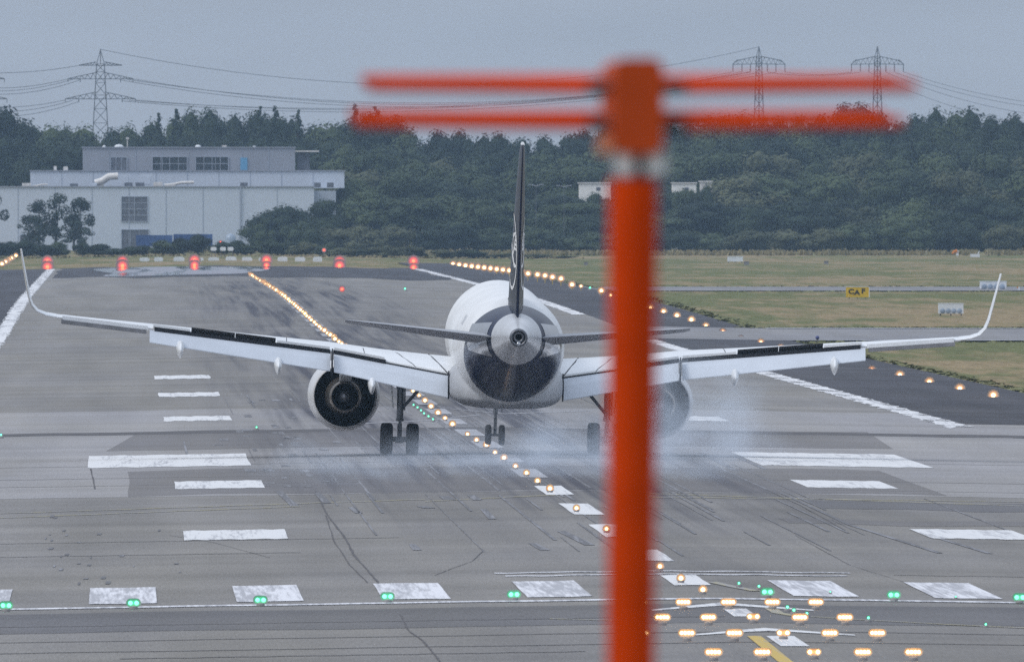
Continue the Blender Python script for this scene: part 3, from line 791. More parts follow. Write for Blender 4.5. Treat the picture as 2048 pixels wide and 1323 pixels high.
# ---------------------------------------------------------------- tyre smoke
def smoke_mat():
    t = NT('tyre_smoke_vapour')
    t.t.nodes.remove(t.b)
    pv = t.n('ShaderNodeVolumePrincipled')
    g0 = t.n('ShaderNodeNewGeometry').outputs['Position']
    wn = t.n('ShaderNodeTexNoise'); wn.inputs['Scale'].default_value = 1.0; wn.inputs['Detail'].default_value = 3
    t.l(t.pos((0.33, 0.03, 0.45)), wn.inputs['Vector'])
    w1 = t.n('ShaderNodeVectorMath', operation='SUBTRACT'); t.l(wn.outputs['Color'], w1.inputs[0]); w1.inputs[1].default_value = (.5, .5, .5)
    w2 = t.n('ShaderNodeVectorMath', operation='MULTIPLY'); t.l(w1.outputs[0], w2.inputs[0]); w2.inputs[1].default_value = (6.5, 40, 4.2)
    w3 = t.n('ShaderNodeVectorMath', operation='ADD'); t.l(g0, w3.inputs[0]); t.l(w2.outputs[0], w3.inputs[1]); g = w3.outputs[0]
    tot = None
    for c, r, a in (((18.5, 1118, .9), (3.2, 34, 2.2), 0.018), ((20.9, 1108, 1.7), (3.4, 44, 2.8), 0.015), ((15.6, 1078, .4), (8.5, 66, 1.15), 0.019),
                    ((8.6, 1060, .1), (6.0, 58, .8), 0.010), ((15.6, 1112, 1.1), (3.2, 22, 1.5), 0.006), ((20.8, 1062, .8), (3.2, 48, 1.6), 0.010)):
        s1 = t.n('ShaderNodeVectorMath', operation='SUBTRACT'); t.l(g, s1.inputs[0]); s1.inputs[1].default_value = c
        s2 = t.n('ShaderNodeVectorMath', operation='DIVIDE'); t.l(s1.outputs[0], s2.inputs[0]); s2.inputs[1].default_value = r
        s3 = t.n('ShaderNodeVectorMath', operation='LENGTH'); t.l(s2.outputs[0], s3.inputs[0])
        v = t.rng(s3.outputs['Value'], 0.0, 1.0, a, 0.0, True)
        tot = v if tot is None else t.math('ADD', tot, v)
    nz = t.rng(t.noise((0.5, 0.035, 0.7), 5), 0.36, 0.66, 0.1, 1.9)
    t.l(t.math('MULTIPLY', tot, nz), pv.inputs['Density'])
    pv.inputs['Color'].default_value = (0.79, 0.88, 1.0, 1)
    pv.inputs['Anisotropy'].default_value = 0.1
    out = [n for n in t.t.nodes if n.type == 'OUTPUT_MATERIAL'][0]
    t.l(pv.outputs[0], out.inputs['Volume'])
    return t.mat
mb = MB(); zg = G(15, 1100)
mb.box((15.2, 1088, zg + 2.5), (25, 150, 5.4))
smoke = mb.build('tyre_smoke', smoke_mat())
tag(smoke, 'bluish white tyre smoke drifting behind the airliner wheels', 'smoke')

# ---------------------------------------------------------------- orange antenna in the foreground
M['orange'] = simple('orange_gloss_paint', (0.52, 0.042, 0.0014), 0.6, 0.06, var=0.1, scale=6)
M['orange2'] = simple('orange_end_cap', (0.43, 0.058, 0.012), 0.6, 0.08, var=0.1, scale=6)
M['steel'] = simple('galvanised_steel', (0.62, 0.63, 0.64), 0.5, 0.4, metal=0.0, var=0.15, scale=20)
M['blackpl'] = simple('black_plastic_clamp', (0.03, 0.03, 0.035), 0.5, 0.3, var=0.1)
M['peach'] = simple('pale_orange_fitting', (0.6, 0.26, 0.15), 0.5, 0.3, var=0.1)
AY = 75.0; AK = F / AY
ant = empty('dipole_antenna', at(1266, 360, AY))
tag(ant, 'orange dipole antenna on an orange pole close to the camera', 'antenna')
base = at(1266, 360, AY)
def al(px, py, dy=0.0):
    p = at(px, py, AY); return (p.x - base.x, dy, p.z - base.z)
pb = al(1261.5, 1300)
pole = MB(); gz = G(base.x, AY) - base.z - .08
slope = (pb[0]) / (pb[2])
pole.tube([(slope * gz, 0, gz), (0, 0, al(0, 358)[2])], .060, 28)
pole.build('pole', M['orange'], ant)
cap_c = al(1277, 212)
def rbox(mb, c, hx, hz, y0, y1, r, n=6):
    prof = []
    for sx, sz, a0 in ((1, 1, 0), (-1, 1, 90), (-1, -1, 180), (1, -1, 270)):
        for k in range(n + 1):
            a = R(a0 + 90 * k / n); prof.append((c[0] + sx * (hx - r) + r * math.cos(a), c[2] + sz * (hz - r) + r * math.sin(a)))
    mb.loft([[(x, y0, z) for x, z in prof], [(x, y1, z) for x, z in prof]], smooth=False)
b_ = MB(); rbox(b_, cap_c, .061, .118, -.06, 2.1, .03); b_.build('boom', M['orange2'], ant)
cl = MB(); cl.box(al(1276, 331), (.05, .06, .07)); cl.build('clamp', M['blackpl'], ant)
cl = MB(); cl.box(al(1249, 327), (.05, .07, .052)); cl.box(al(1311, 325), (.05, .07, .055)); cl.build('clamp_bolt', M['steel'], ant)
MB().box(al(1208, 291), (.035, .05, .04)).build('connector', M['peach'], ant)
for (yr, xl, xr) in ((173, 735, 1832), (245, 710, 1806)):
    for i in range(7):
        dy = i * .3; lift = (0, -2, -4, -6, -11, -17, -24)[i]
        sh = (0, 160, 20, 330, 240, 60, 0)[i]
        for px in (xl + sh, xr - sh):
            c0 = 1222 if px < 1200 else 1332
            tip = (-4, -2, -3, 0, -3, -2, -1)[i]
            MB().tube([al(c0, yr + 6 + lift, dy), al(px, yr + 3 + tip + lift * .8, dy)], .0145, 12).build('dipole_rod', M['orange'], ant)
    for px in (1197, 1349):
        k_ = MB(); k_.tube([al(px - 22, yr + 4, .0), al(px + 22, yr + 4, .0)], .017, 12); k_.build('insulator', M['blackpl'], ant)

# ---------------------------------------------------------------- airfield lights
M['warm'] = emit('warm_lamp', (1.0, 0.64, 0.30), 7)
def glow_mat(name, col, strength):  # emission fading outward, painting the bloom around a lit lamp
    t = NT(name); a = t.n('ShaderNodeAttribute'); a.attribute_name = 'glow'
    t.b.inputs['Base Color'].default_value = (.3, .29, .28, 1); t.b.inputs['Emission Color'].default_value = (*col, 1)
    t.l(t.math('MULTIPLY', t.math('POWER', a.outputs['Fac'], 2.0), strength), t.b.inputs['Emission Strength'])
    m = t.fin(.8, .1); m.cycles.emission_sampling = 'NONE'; return m
M['amber'] = glow_mat('amber_lamp_halo', (1.0, 0.32, 0.07), 1.6)
M['red'] = emit('red_lamp', (1.0, 0.12, 0.05), 5)
M['redglow'] = glow_mat('red_lamp_halo', (1.0, 0.012, 0.01), 2.4)
M['green'] = emit('green_lamp', (0.16, 1.0, 0.55), 3.5)
M['greenglow'] = glow_mat('green_lamp_halo', (0.01, 0.75, 0.28), 0.9)
M['housing'] = simple('lamp_housing_metal', (0.22, 0.21, 0.21), 0.6, 0.3, var=0.2)
M['housing_w'] = simple('white_lamp_housing', (0.6, 0.61, 0.62), 0.6, 0.3, var=0.1)
M['yellowpost'] = simple('yellow_lamp_post', (0.5, 0.36, 0.05), 0.6, 0.3, var=0.1)

def sphere(mb, c, r, n=12, squash=1.0):
    prof = [(r * math.cos(math.pi * k / (n // 2)) * -squash, max(1e-4, r * math.sin(math.pi * k / (n // 2)))) for k in range(n // 2 + 1)]
    return mb.lathe(prof, 'z', c, n)
def lamp(name, z, offs, r, core, glow, ring=1.7, post=False):
    """lit lamp: housing, glowing disc that paints the halo, and bulbs, facing the approach (-Y)"""
    o = empty(name)
    hb = MB()
    if post:
        hb.tube([(0, 0, -.1), (0, 0, z - r)], .03, 8); hb.box((0, .03, z - r * .9), (r * 1.6, .12, .05))
    else:
        hb.lathe([(-.05, .1), (.01, .1), (.03, .07), (.03, .001)], 'z', (0, 0, 0), 16)
    hb.build('housing', M['yellowpost'] if post else M['housing'], o)
    rf = MB(); W = (max(offs) - min(offs)) / 2; rings = []; gl = []
    ring *= 1.2
    for j in range(7):
        t = j / 6; rings.append([(math.copysign(W * min(1, t * 2), math.cos(2 * math.pi * (k + .5) / 24)) + r * ring * t * math.cos(2 * math.pi * (k + .5) / 24), .08 - .06 * t * t, z + r * ring * t * math.sin(2 * math.pi * (k + .5) / 24)) for k in range(24)])
        gl += [max(0.0, 1 - (t * ring - .6) / (ring - .6)) if t * ring > .6 else 1.0] * 24
    rf.loft(rings, caps=False)
    ro = rf.build('halo_disc', M[glow], o)
    at_ = ro.data.attributes.new('glow', 'FLOAT', 'POINT'); at_.data.foreach_set('value', gl)
    bb = MB()
    for q in offs: sphere(bb, (q, -.03, z), r)
    bb.build('bulb', M[core], o)
    return o
def put(proto, used, pts, label, cat, group):
    for i, (x, y, sc) in enumerate(pts):
        o = proto if (i == 0 and not used) else copy_tree(proto)
        o.location = (x, y, G(x, y) + .06); o.scale = (sc,) * 3
        tag(o, label(i), cat, group)

# approach bars in front of the threshold (each fitting holds four bulbs side by side)
proto = lamp('approach_light', .13, (-.114, -.038, .038, .114), .038, 'warm', 'amber', 1.9)
i = 0
rows = ((1212, (1280, 1367, 1457, 1545, 1632), 'the farthest approach row'), (1243, (1325, 1417, 1600, 1690), 'the second farthest approach row'),
        (1275, (1283, 1374, 1469, 1660, 1755), 'the second nearest approach row'), (1314, (1427, 1525, 1726, 1827), 'the nearest approach row'))
first = True
for py, xs_, nm in rows:
    for k, px in enumerate(xs_):
        o = proto if first else copy_tree(proto); first = False
        x, y = gp(px, py + 7); o.location = (x, y, G(x, y) + .06)
        tag(o, 'warm white four bulb approach light, %s from the left in %s' % (ordinal(k + 1), nm), 'approach light', 'approach lights in front of the threshold')
pr2 = lamp('approach_light', .1, (-.085, .085), .042, 'warm', 'amber', 1.5)
for k, (px, py) in enumerate(((1507, 1240), (1567, 1273), (1628, 1312))):
    o = pr2 if k == 0 else copy_tree(pr2)
    x, y = gp(px, py + 6); o.location = (x, y, G(x, y) + .06)
    tag(o, 'two bulb centre approach light in the %s approach row' % ('second farthest', 'second nearest', 'nearest')[k], 'approach light', 'two bulb lights at the middle of the approach rows')
# green threshold lights, two bulbs each
pg = lamp('threshold_light', .1, (-.072, .072), .05, 'green', 'greenglow', 1.8)
for k, (px, py) in enumerate(((12, 1216), (267, 1211), (521, 1205), (775, 1198), (1028, 1194), (1281, 1190), (1535, 1189), (1788, 1195), (2040, 1200))):
    o = pg if k == 0 else copy_tree(pg)
    x, y = gp(px, py + 7); o.location = (x, y, G(x, y) + .06)
    tag(o, 'green double threshold light on the white line, %s from the left' % ordinal(k + 1), 'threshold light', 'green threshold lights')
# small green lead-off lights
pg2 = lamp('taxiway_light', .08, (0,), .034, 'green', 'greenglow', 1.5)
greens = [((1478, 1172), .9, 'left end of the faded yellow line'), ((1518, 1178), .9, 'right end of the faded yellow line'), ((1575, 1221), 1, 'below the double green light, leftmost of three'), ((1588, 1227), 1, 'below the double green light, middle of three'),
          ((1614, 1233), .9, 'below the double green light, rightmost of three'), ((1737, 1242), .9, 'beside the right end of an approach row'), ((1972, 1254), .7, 'on the thin line near the right border'), ((1661, 1187), .5, 'small and dim between two threshold lights'), ((1912, 1197), .5, 'small and dim near the right threshold stripe'),
          ((513, 857), 1.1, 'on the dark joint left of the engine'), ((2, 873), 1.3, 'at the left border by the dark joint'), ((810, 579), 2.6, 'far away left of the fuselage'), ((1180, 577), 2.6, 'far away right of the fin')]
for q, nm in zip(((827, 812), (835, 817), (842, 823), (848, 829), (857, 835), (866, 841)), ('topmost', 'second', 'third', 'fourth', 'fifth', 'lowest')):
    greens.append((q, 1.15, '%s of the curved row beside the left main wheels' % nm))
for k, ((px, py), sc, nm) in enumerate(greens):
    o = pg2 if k == 0 else copy_tree(pg2)
    x, y = gp(px, py + 3); o.location = (x, y, G(x, y) + .06); o.scale = (sc * .85,) * 3
    tag(o, 'green taxiway light %s' % nm, 'taxiway light', 'green lead-off taxiway lights')
# runway centreline lights
pc = lamp('centreline_light', .09, (0,), .06, 'warm', 'amber', 2.0)
near_pts = [(1406, 1185), (1362, 1162), (1320, 1138), (1213, 1062), (1153, 1020), (1100, 981), (1075, 965), (1053, 949), (1031, 935), (1008, 919), (990, 907), (973, 893), (953, 882), (935, 870), (905, 851), (890, 838), (876, 828), (862, 815), (850, 803), (838, 792), (826, 783)]
pts = [gp(a, b + 4) + ((0.82,) if b > 1000 else (random.uniform(.8, 1.15),)) for a, b in near_pts]
Y = pts[-1][1] + 30
while Y < 3300:
    pts.append((XC + random.gauss(0, .03) - .25 * sstep((Y - 1500) / 1500), Y, random.uniform(.95, 1.35) * (1 + (Y - 1400) / 4200))); Y += 27
for k, (x, y, sc) in enumerate(pts):
    o = pc if k == 0 else copy_tree(pc)
    o.location = (x, y, G(x, y) + .06); o.scale = (sc,) * 3
    tag(o, 'warm white runway centreline light, %s from the near end' % ordinal(k + 1), 'centreline light', 'lights along the runway centreline')
# edge lights on posts
pe = lamp('edge_light', .42, (0,), .105, 'warm', 'amber', 2.4, True)
ed = [(1987, 790), (1920, 777), (1859, 764), (1800, 750), (1744, 740), (1693, 731), (1635, 712), (1562, 696), (1522, 685), (1482, 678), (1446, 664), (1412, 652), (1383, 639), (1354, 631), (1327, 623), (1300, 615), (1276, 607), (1250, 599), (1222, 590), (1203, 581), (1162, 572), (1144, 569), (1122, 557), (1105, 554), (1090, 551), (1075, 549), (1056, 547)]
ed += [(1056 - 12.5 * k, 545 - 1.4 * k) for k in range(1, 13)]
for k, (px, py) in enumerate(ed):
    o = pe if k == 0 else copy_tree(pe)
    Yd = F * 29.7 / max(px - VPX - 0 * 1, 1) if False else F * 44.0 / (px - VPX)
    x = (px - VPX) * Yd / F
    sc = (1.0 if k not in (5, 18, 20) else .6) * (1 + max(0, Yd - 2000) / 2600)
    o.scale = (sc,) * 3; o.location = (x, Yd, at(px, py, Yd).z - .42 * sc)
    tag(o, 'white runway edge light on the right shoulder, %s from the near end' % ordinal(k + 1), 'edge light', 'edge lights on the right side of the runway')
for k in range(9):       # a string of lamps and a lower one added as its reflection
    o = copy_tree(pe); px, py = ((4, 536), (11, 531), (18, 527), (25, 522), (32, 517), (5, 541), (14, 540), (23, 539), (32, 537))[k]
    Yd = F * 15.2 / (VPX - px); x = -15.2
    o.scale = (1.5,) * 3; o.location = (x, Yd, max(at(px, py, Yd).z - .42 * 1.5, G(x, Yd) - .35))
    tag(o, 'white runway edge light on the left shoulder, %s from the near end' % ordinal(k + 1), 'edge light', 'edge lights on the left side of the runway')
# red end lights: one row, and a second added as its mirage double
pr = lamp('runway_end_light', .3, (0,), .19, 'red', 'redglow', 3.0, True)
first = True
for row, (py, Yd, nm) in enumerate(((540, 3712, 'lower of the two mirage-doubled rows'), (522, 3960, 'upper of the two mirage-doubled rows'))):
    for k, px in enumerate((95, 245, 389, 533, 679, 827)):
        o = pr if first else copy_tree(pr); first = False
        p = at(px, py, Yd); sc = 1.0 if row else (1.0, 1.0, .85, .7, 1.0, .75)[k]
        sc *= 1.2; o.scale = (sc,) * 3; o.location = (p.x, Yd, max(p.z - .3 * sc, G(p.x, Yd) - .12))
        tag(o, 'red runway end light, %s from the left in the %s' % (ordinal(k + 1), nm), 'end light', 'red runway end lights')
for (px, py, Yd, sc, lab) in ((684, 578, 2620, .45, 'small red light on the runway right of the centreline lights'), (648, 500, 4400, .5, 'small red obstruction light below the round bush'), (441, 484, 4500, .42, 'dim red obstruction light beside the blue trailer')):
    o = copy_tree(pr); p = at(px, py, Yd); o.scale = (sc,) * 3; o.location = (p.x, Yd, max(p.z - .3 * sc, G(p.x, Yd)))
    if py < 520:
        post = MB(); post.tube([(0, 0, (G(p.x, Yd) - o.location.z) / sc - .1), (0, 0, 0)], .08, 6); post.build('post', M['housing'], o)
    tag(o, lab, 'obstruction light')

# ---------------------------------------------------------------- signs and boxes in the grass
M['sign_y'] = simple('yellow_sign_face', (0.62, 0.42, 0.03), 0.5, 0.3, var=0.1)
M['sign_k'] = simple('black_lettering', (0.03, 0.03, 0.03), 0.6, 0.2, var=0.1)
M['boxw'] = simple('white_cabinet_paint', (0.68, 0.71, 0.74), 0.5, 0.3, var=0.08)
M['hutw'] = simple('cream_white_render', (0.86, 0.84, 0.8), 0.6, 0.2, var=0.06)
M['boxb'] = simple('grey_blue_panel', (0.28, 0.34, 0.42), 0.3, 0.5, var=0.15)
def px_box(px0, px1, py0, py1):
    """width, height, base of something standing on the ground that covers these pixels"""
    x, y = gp((px0 + px1) / 2, py1); k = F / y
    return x, y, (px1 - px0) / k, (py1 - py0) / k
def text_mesh(txt, size):
    cu = bpy.data.curves.new('lettering', 'FONT'); cu.body = txt; cu.size = size; cu.extrude = 0.01; cu.offset = 0.02; cu.align_x = 'CENTER'; cu.align_y = 'CENTER'
    ob = bpy.data.objects.new('lettering', cu); COL.objects.link(ob)
    dg = bpy.context.evaluated_depsgraph_get(); me = bpy.data.meshes.new_from_object(ob.evaluated_get(dg))
    bpy.data.objects.remove(ob); bpy.data.curves.remove(cu)
    return me
x, y, wd, hg = px_box(1692, 1738, 573, 597)
sg = empty('taxiway_sign', (x, y, G(x, y)))
tag(sg, 'yellow taxiway sign with black characters standing in the grass', 'sign')
m_ = MB(); m_.box((0, 0, hg * .55), (wd, .25, hg * .86)); m_.build('sign_board', M['sign_y'], sg)
m_ = MB()
for q in (-.35, 0, .35): m_.box((wd * q, 0, hg * .06), (.08, .1, hg * .14))
m_.build('leg', M['housing'], sg)
m_ = MB(); m_.box((wd / 2 + .03, 0, hg * .55), (.06, .29, hg * .9)); m_.box((0, 0, hg * .995), (wd, .29, .05)); m_.build('frame', M['boxw'], sg)
for ch, q, zz in (('C', -.27, .58), ('A', -.02, .5), ('F', .25, .62)):
    me = text_mesh(ch, hg * .5); me.materials.append(M['sign_k'])
    o = bpy.data.objects.new('lettering', me); COL.objects.link(o); o.parent = sg
    o.rotation_euler = (math.pi / 2, 0, 0); o.location = (wd * q, -.14, hg * zz); o.scale = (1.35, 1.1, 1)
def cabinet(name, rect, label, panes=0, legs=3):
    x, y, wd, hg = px_box(*rect)
    o = empty(name, (x, y, G(x, y))); tag(o, label, 'marker box')
    m = MB(); m.box((0, 0, hg * .55), (wd, wd * .35, hg * .9)); m.build('body', M['boxw'], o)
    m = MB(); m.box((0, 0, hg * 1.0 + .02), (wd * 1.03, wd * .37, .06)); m.build('lid', M['boxw'], o)
    m = MB()
    for k in range(legs): m.box((wd * (-.42 + .84 * k / max(1, legs - 1)), 0, hg * .05 - .05), (.1, .15, hg * .1 + .1))
    m.build('leg', M['housing'], o)
    for k in range(panes):
        m = MB(); q = (k + .5) / panes - .5
        m.lathe([(-.03, .001), (-.03, wd / panes * .36), (.0, wd / panes * .42)], 'y', (wd * .9 * q, -wd * .175 - .01, hg * .34), 16)
        m.build('lens', M['boxb'], o)
    return o
cabinet('light_unit', (1877, 1927, 607, 629), 'white four lens light unit in the grass below the winglet', 4)
cabinet('light_unit', (1960, 2013, 563, 578), 'low white light unit behind the right winglet tip', 4)
cabinet('marker_box', (1455, 1486, 513, 524), 'small white box at the foot of the right wood', 0)
for k, (rect, lab) in enumerate((((1488, 1498, 523, 530), 'small dark box in the far grass beside the white box'), ((1648, 1657, 522, 528), 'small dark box alone in the far grass'), ((1168, 1176, 524, 530), 'small dark box in the grass right of the fin'))):
    x, y, wd, hg = px_box(*rect); o = empty('marker_box', (x, y, G(x, y))); tag(o, lab, 'marker box')
    m = MB(); m.box((0, 0, hg * .5), (wd, wd, hg)); m.build('body', M['housing'], o); m = MB(); m.box((0, 0, hg), (wd * 1.1, wd * 1.1, .08)); m.build('lid', M['housing'], o)
M['sock'] = simple('orange_cloth', (0.6, 0.22, 0.05), 0.7, 0.1, var=0.2)
x, y, wd, hg = px_box(1903, 1918, 500, 514)
o = empty('wind_sock', (x, y, G(x, y))); tag(o, 'small orange and white windsock at the edge of the wood', 'windsock')
MB().tube([(wd * .3, 0, 0), (wd * .3, 0, hg)], .06, 8).build('post', M['boxw'], o)
MB().tube([(wd * .3, 0, hg * .85), (wd * -.1, 0, hg * .75), (-wd * .4, 0, hg * .5)], [.3, .24, .14], 12).build('sock', M['sock'], o)
m = MB(); m.box((wd * .3, -.05, hg * .6), (.35, .2, hg * .75)); m.build('board', M['boxw'], o)
x, y, wd, hg = px_box(1941, 1960, 503, 515)
o = empty('marker_board', (x, y, G(x, y))); tag(o, 'white marker board with a raised post at the edge of the wood', 'marker')
m = MB(); m.box((0, 0, hg * .35), (wd, .3, hg * .5)); m.box((-wd * .3, 0, hg * .08), (.1, .1, hg * .2)); m.build('board', M['boxw'], o)
m = MB(); m.tube([(wd * .38, 0, 0), (wd * .38, 0, hg * .95), (wd * .5, 0, hg)], .09, 8); m.build('post', M['boxw'], o)
x, y, wd, hg = px_box(2034, 2042, 573, 580)
o = empty('edge_marker', (x, y, G(x, y))); tag(o, 'tiny orange and white marker on the far taxiway', 'marker')
m = MB(); m.box((0, 0, hg * .5), (.16, .16, hg)); m.build('post', M['boxw'], o); m = MB(); m.box((-.12, -.02, hg * .8), (.14, .14, hg * .4)); m.build('cap', M['sock'], o)
x, y, wd, hg = px_box(1630, 1640, 672, 682)
o = empty('edge_marker', (x, y, G(x, y))); tag(o, 'small blue marker at the inner edge of the taxiway', 'marker')
M['blue'] = simple('blue_marker_plastic', (0.06, 0.07, 0.2), 0.5, 0.3, var=0.1)
m = MB(); m.tube([(0, 0, 0), (0, 0, hg * .6)], .05, 8); m.build('post', M['housing'], o); m = MB(); sphere(m, (0, 0, hg * .7), .14); m.build('cap', M['blue'], o)
# white localizer elements beyond the runway end
def loc_unit(px, py, wpx, hpx, Yd, label, legs=True):
    p = at(px, py, Yd); k = F / Yd; wd, hg = wpx / k, hpx / k; g = G(p.x, Yd)
    o = empty('localizer_element', (p.x, Yd, g)); tag(o, label, 'antenna element', 'white antenna elements beyond the runway end')
    z = p.z - g; m = MB()
    prof = []
    for a in range(16):
        an = 2 * math.pi * a / 16; prof.append((wd / 2 * math.copysign(abs(math.cos(an)) ** .5, math.cos(an)), z + hg / 2 * math.copysign(abs(math.sin(an)) ** .7, math.sin(an))))
    m.loft([[(a, -.9, b) for a, b in prof], [(a * .9, .9, z + (b - z) * .8) for a, b in prof]], smooth=False); m.build('radome', M['boxw'], o)
    m = MB()
    for q in (-.3, .3): m.tube([(wd * q, 0, -.1), (wd * q, 0, z)], .05, 6)
    m.build('leg', M['housing'], o)
for k, (px, wpx, hpx) in enumerate(((289, 20, 8), (317, 18, 9), (358, 22, 11), (400, 14, 8), (427, 22, 9), (462, 22, 12), (494, 21, 10), (523, 12, 8), (565, 20, 11), (600, 21, 10), (635, 19, 11))):
    loc_unit(px, 518.5, wpx, hpx, 4060, 'white antenna element beyond the runway end, %s from the left' % ordinal(k + 1))
for k, px in enumerate((427, 446, 461)):
    loc_unit(px, 497.5, 12, 8, 4200, 'raised white antenna element, %s of the three in the upper row' % ('leftmost', 'middle', 'rightmost')[k])

# ---------------------------------------------------------------- far buildings
M['joint'] = simple('cladding_joint', (0.36, 0.40, 0.47), 0.6, 0.2, var=0.1)
M['deck'] = simple('dark_unseen_deck', (0.12, 0.12, 0.13), 0.8, 0.1, var=0.2)
M['clad'] = simple('pale_metal_cladding', (0.54, 0.59, 0.67), 0.5, 0.3, var=0.03, scale=0.15)
M['clad2'] = simple('grey_metal_cladding', (0.30, 0.32, 0.37), 0.5, 0.3, var=0.08, scale=0.2)
M['clad3'] = simple('side_metal_cladding', (0.36, 0.40, 0.47), 0.5, 0.3, var=0.08, scale=0.2)
M['winglass'] = simple('dark_glazing', (0.03, 0.04, 0.05), 0.15, 0.5, var=0.3, scale=.6)
M['louvre'] = simple('grey_louvre', (0.13, 0.14, 0.17), 0.6, 0.3, var=0.3, scale=1.2)
M['bluedoor'] = simple('light_blue_door', (0.13, 0.34, 0.55), 0.5, 0.3, var=0.05)
M['trailer'] = simple('blue_trailer_sheet', (0.05, 0.10, 0.26), 0.5, 0.3, var=0.25, scale=.3)
M['unit'] = simple('galvanised_duct', (0.62, 0.6, 0.58), 0.4, 0.4, var=0.2, scale=1.0)
BY = 4960.0; BK = F / BY
gzb = G(-50, BY)
bld = empty('warehouse_building', (0, BY, gzb)); tag(bld, 'pale grey stepped warehouse building at the far left', 'building')
def bz(py): return CAM_H - (py - VPY) / BK - gzb
def bx(px): return (px - VPX) / BK
def tier(name, px0, px1, py0, depth0, depth1, mat, zb=0.0, seams=9):
    m = MB(); z1 = bz(py0); xm, W = (bx(px0) + bx(px1)) / 2, bx(px1) - bx(px0)
    m.box((xm, (depth0 + depth1) / 2, (zb + z1) / 2), (W, depth1 - depth0, z1 - zb))
    m.m = 1      # joints of the cladding sheets
    for k in range(1, seams): m.box((bx(px0) + W * k / seams, depth0 - .03, (zb + z1) / 2), (.07, .05, z1 - zb - .1))
    o = m.build(name, [mat, M['joint']], bld)
    m = MB(); m.box((xm, (depth0 + depth1) / 2 + .6, z1 + .04), (W - .4, depth1 - depth0 - 1.2, .1)); m.build('low_bounce_deck', M['deck'], o)  # unseen dark deck added so the roof bounces less light
    m = MB(); m.box((xm, depth0 - .05, z1 + .06), (W + .3, .3, .16)); m.build('roof_edge', M['clad2'], o)
    return o
t1 = tier('wall', -260, 628, 374, 0, 60, M['clad'], 0, 12)
t2 = tier('wall', 60, 690, 342, 14, 60, M['clad'], bz(376), 10)
t3 = tier('wall', 165, 592, 295, 26, 60, M['clad2'], bz(344), 8)
m = MB(); m.box((bx(650), 25, bz(374) / 2 - .3), (bx(672) - bx(628), 46, bz(374) - .6)); m.build('side_wall', M['clad3'], bld)
m = MB(); m.box((bx(609), 33, bz(322)), (bx(618) - bx(592.5), 12, bz(302) - bz(342))); m.build('roof_recess', M['louvre'], bld)
m = MB(); m.box((bx(616), 28, bz(302)), (bx(640) - bx(592.5), 5, .22)); m.build('canopy', M['unit'], bld)
def window(par, px0, px1, py0, py1, depth, mat, bars=(3, 2), frame=None):
    m = MB(); cx_, cz_ = (bx(px0) + bx(px1)) / 2, (bz(py0) + bz(py1)) / 2; W, H = bx(px1) - bx(px0), bz(py0) - bz(py1)
    for q in (-1, 1): m.box((cx_ + q * W / 2, depth - .08, cz_), (.12, .14, H + .12)); m.box((cx_, depth - .08, cz_ + q * H / 2), (W - .13, .13, .12))
    for k in range(1, bars[0]): m.box((cx_ - W / 2 + W * k / bars[0], depth - .07, cz_), (.08, .08, H - .13))
    for k in range(1, bars[1]): m.box((cx_, depth - .06, cz_ - H / 2 + H * k / bars[1]), (W - .13, .06, .09))
    fr = m.build('window', frame or M['clad3'], par)
    g = MB(); g.box((cx_, depth - .02, cz_), (W, .05, H)); g.build('pane', mat, fr)
window(t3, 221, 254, 314, 341, 26, M['louvre'], (3, 1)); window(t3, 305, 375, 313, 341, 26, M['winglass'], (4, 2)); window(t3, 392, 458, 313, 341, 26, M['winglass'], (4, 2))
window(t1, 243, 295, 393, 443, 0, M['louvre'], (2, 4)); window(t1, 243, 297, 459, 500, 0, M['louvre'], (3, 1)); window(t1, 40, 70, 470, 500, 0, M['louvre'], (2, 1))
m = MB(); m.box((bx(489), 25.9, bz(327.5)), (bx(496) - bx(482), .12, bz(315) - bz(340))); m.build('door', M['bluedoor'], t3)
m = MB(); m.box((bx(481), -.15, bz(437)), (.16, .16, bz(375) - bz(500))); m.build('drain_pipe', M['clad3'], t1)
for px in (635, 661): m = MB(); m.box((bx(px), 3, bz(370)), (1.1, 2, .8)); m.build('roof_vent', M['louvre'], bld)
def roof_unit(px, py, wpx, hpx, depth, mat, label, kind=0):
    o = empty('roof_unit', (bx(px), BY + depth, gzb + bz(py))); tag(o, label, 'roof unit')
    W, H = wpx / BK, hpx / BK
    m = MB()
    if kind == 0: m.box((0, 0, H / 2), (W, 1.6, H)); m.box((0, -.82, H * .5), (W * .7, .06, H * .6))
    elif kind == 1:
        prof = [(-.02, W / 2), (H * .45, W / 2), (H * .8, W * .35), (H, .02)]; m.lathe(prof, 'z', (0, 0, 0), 20)
    else:
        m.tube([(-W / 2, 0, H * .3), (-W * .2, 0, H * .45), (W * .1, 0, H * .8), (W / 2, 0, H * .85)], H * .28, 12); m.box((-W * .3, .3, H * .2), (W * .35, 1.2, H * .45))
    m.build('casing', mat, o)
    b = MB(); b.box((0, 0, -.05), (W * 1.05, 1.7, .12)); b.build('curb', M['clad2'], o)
    return o
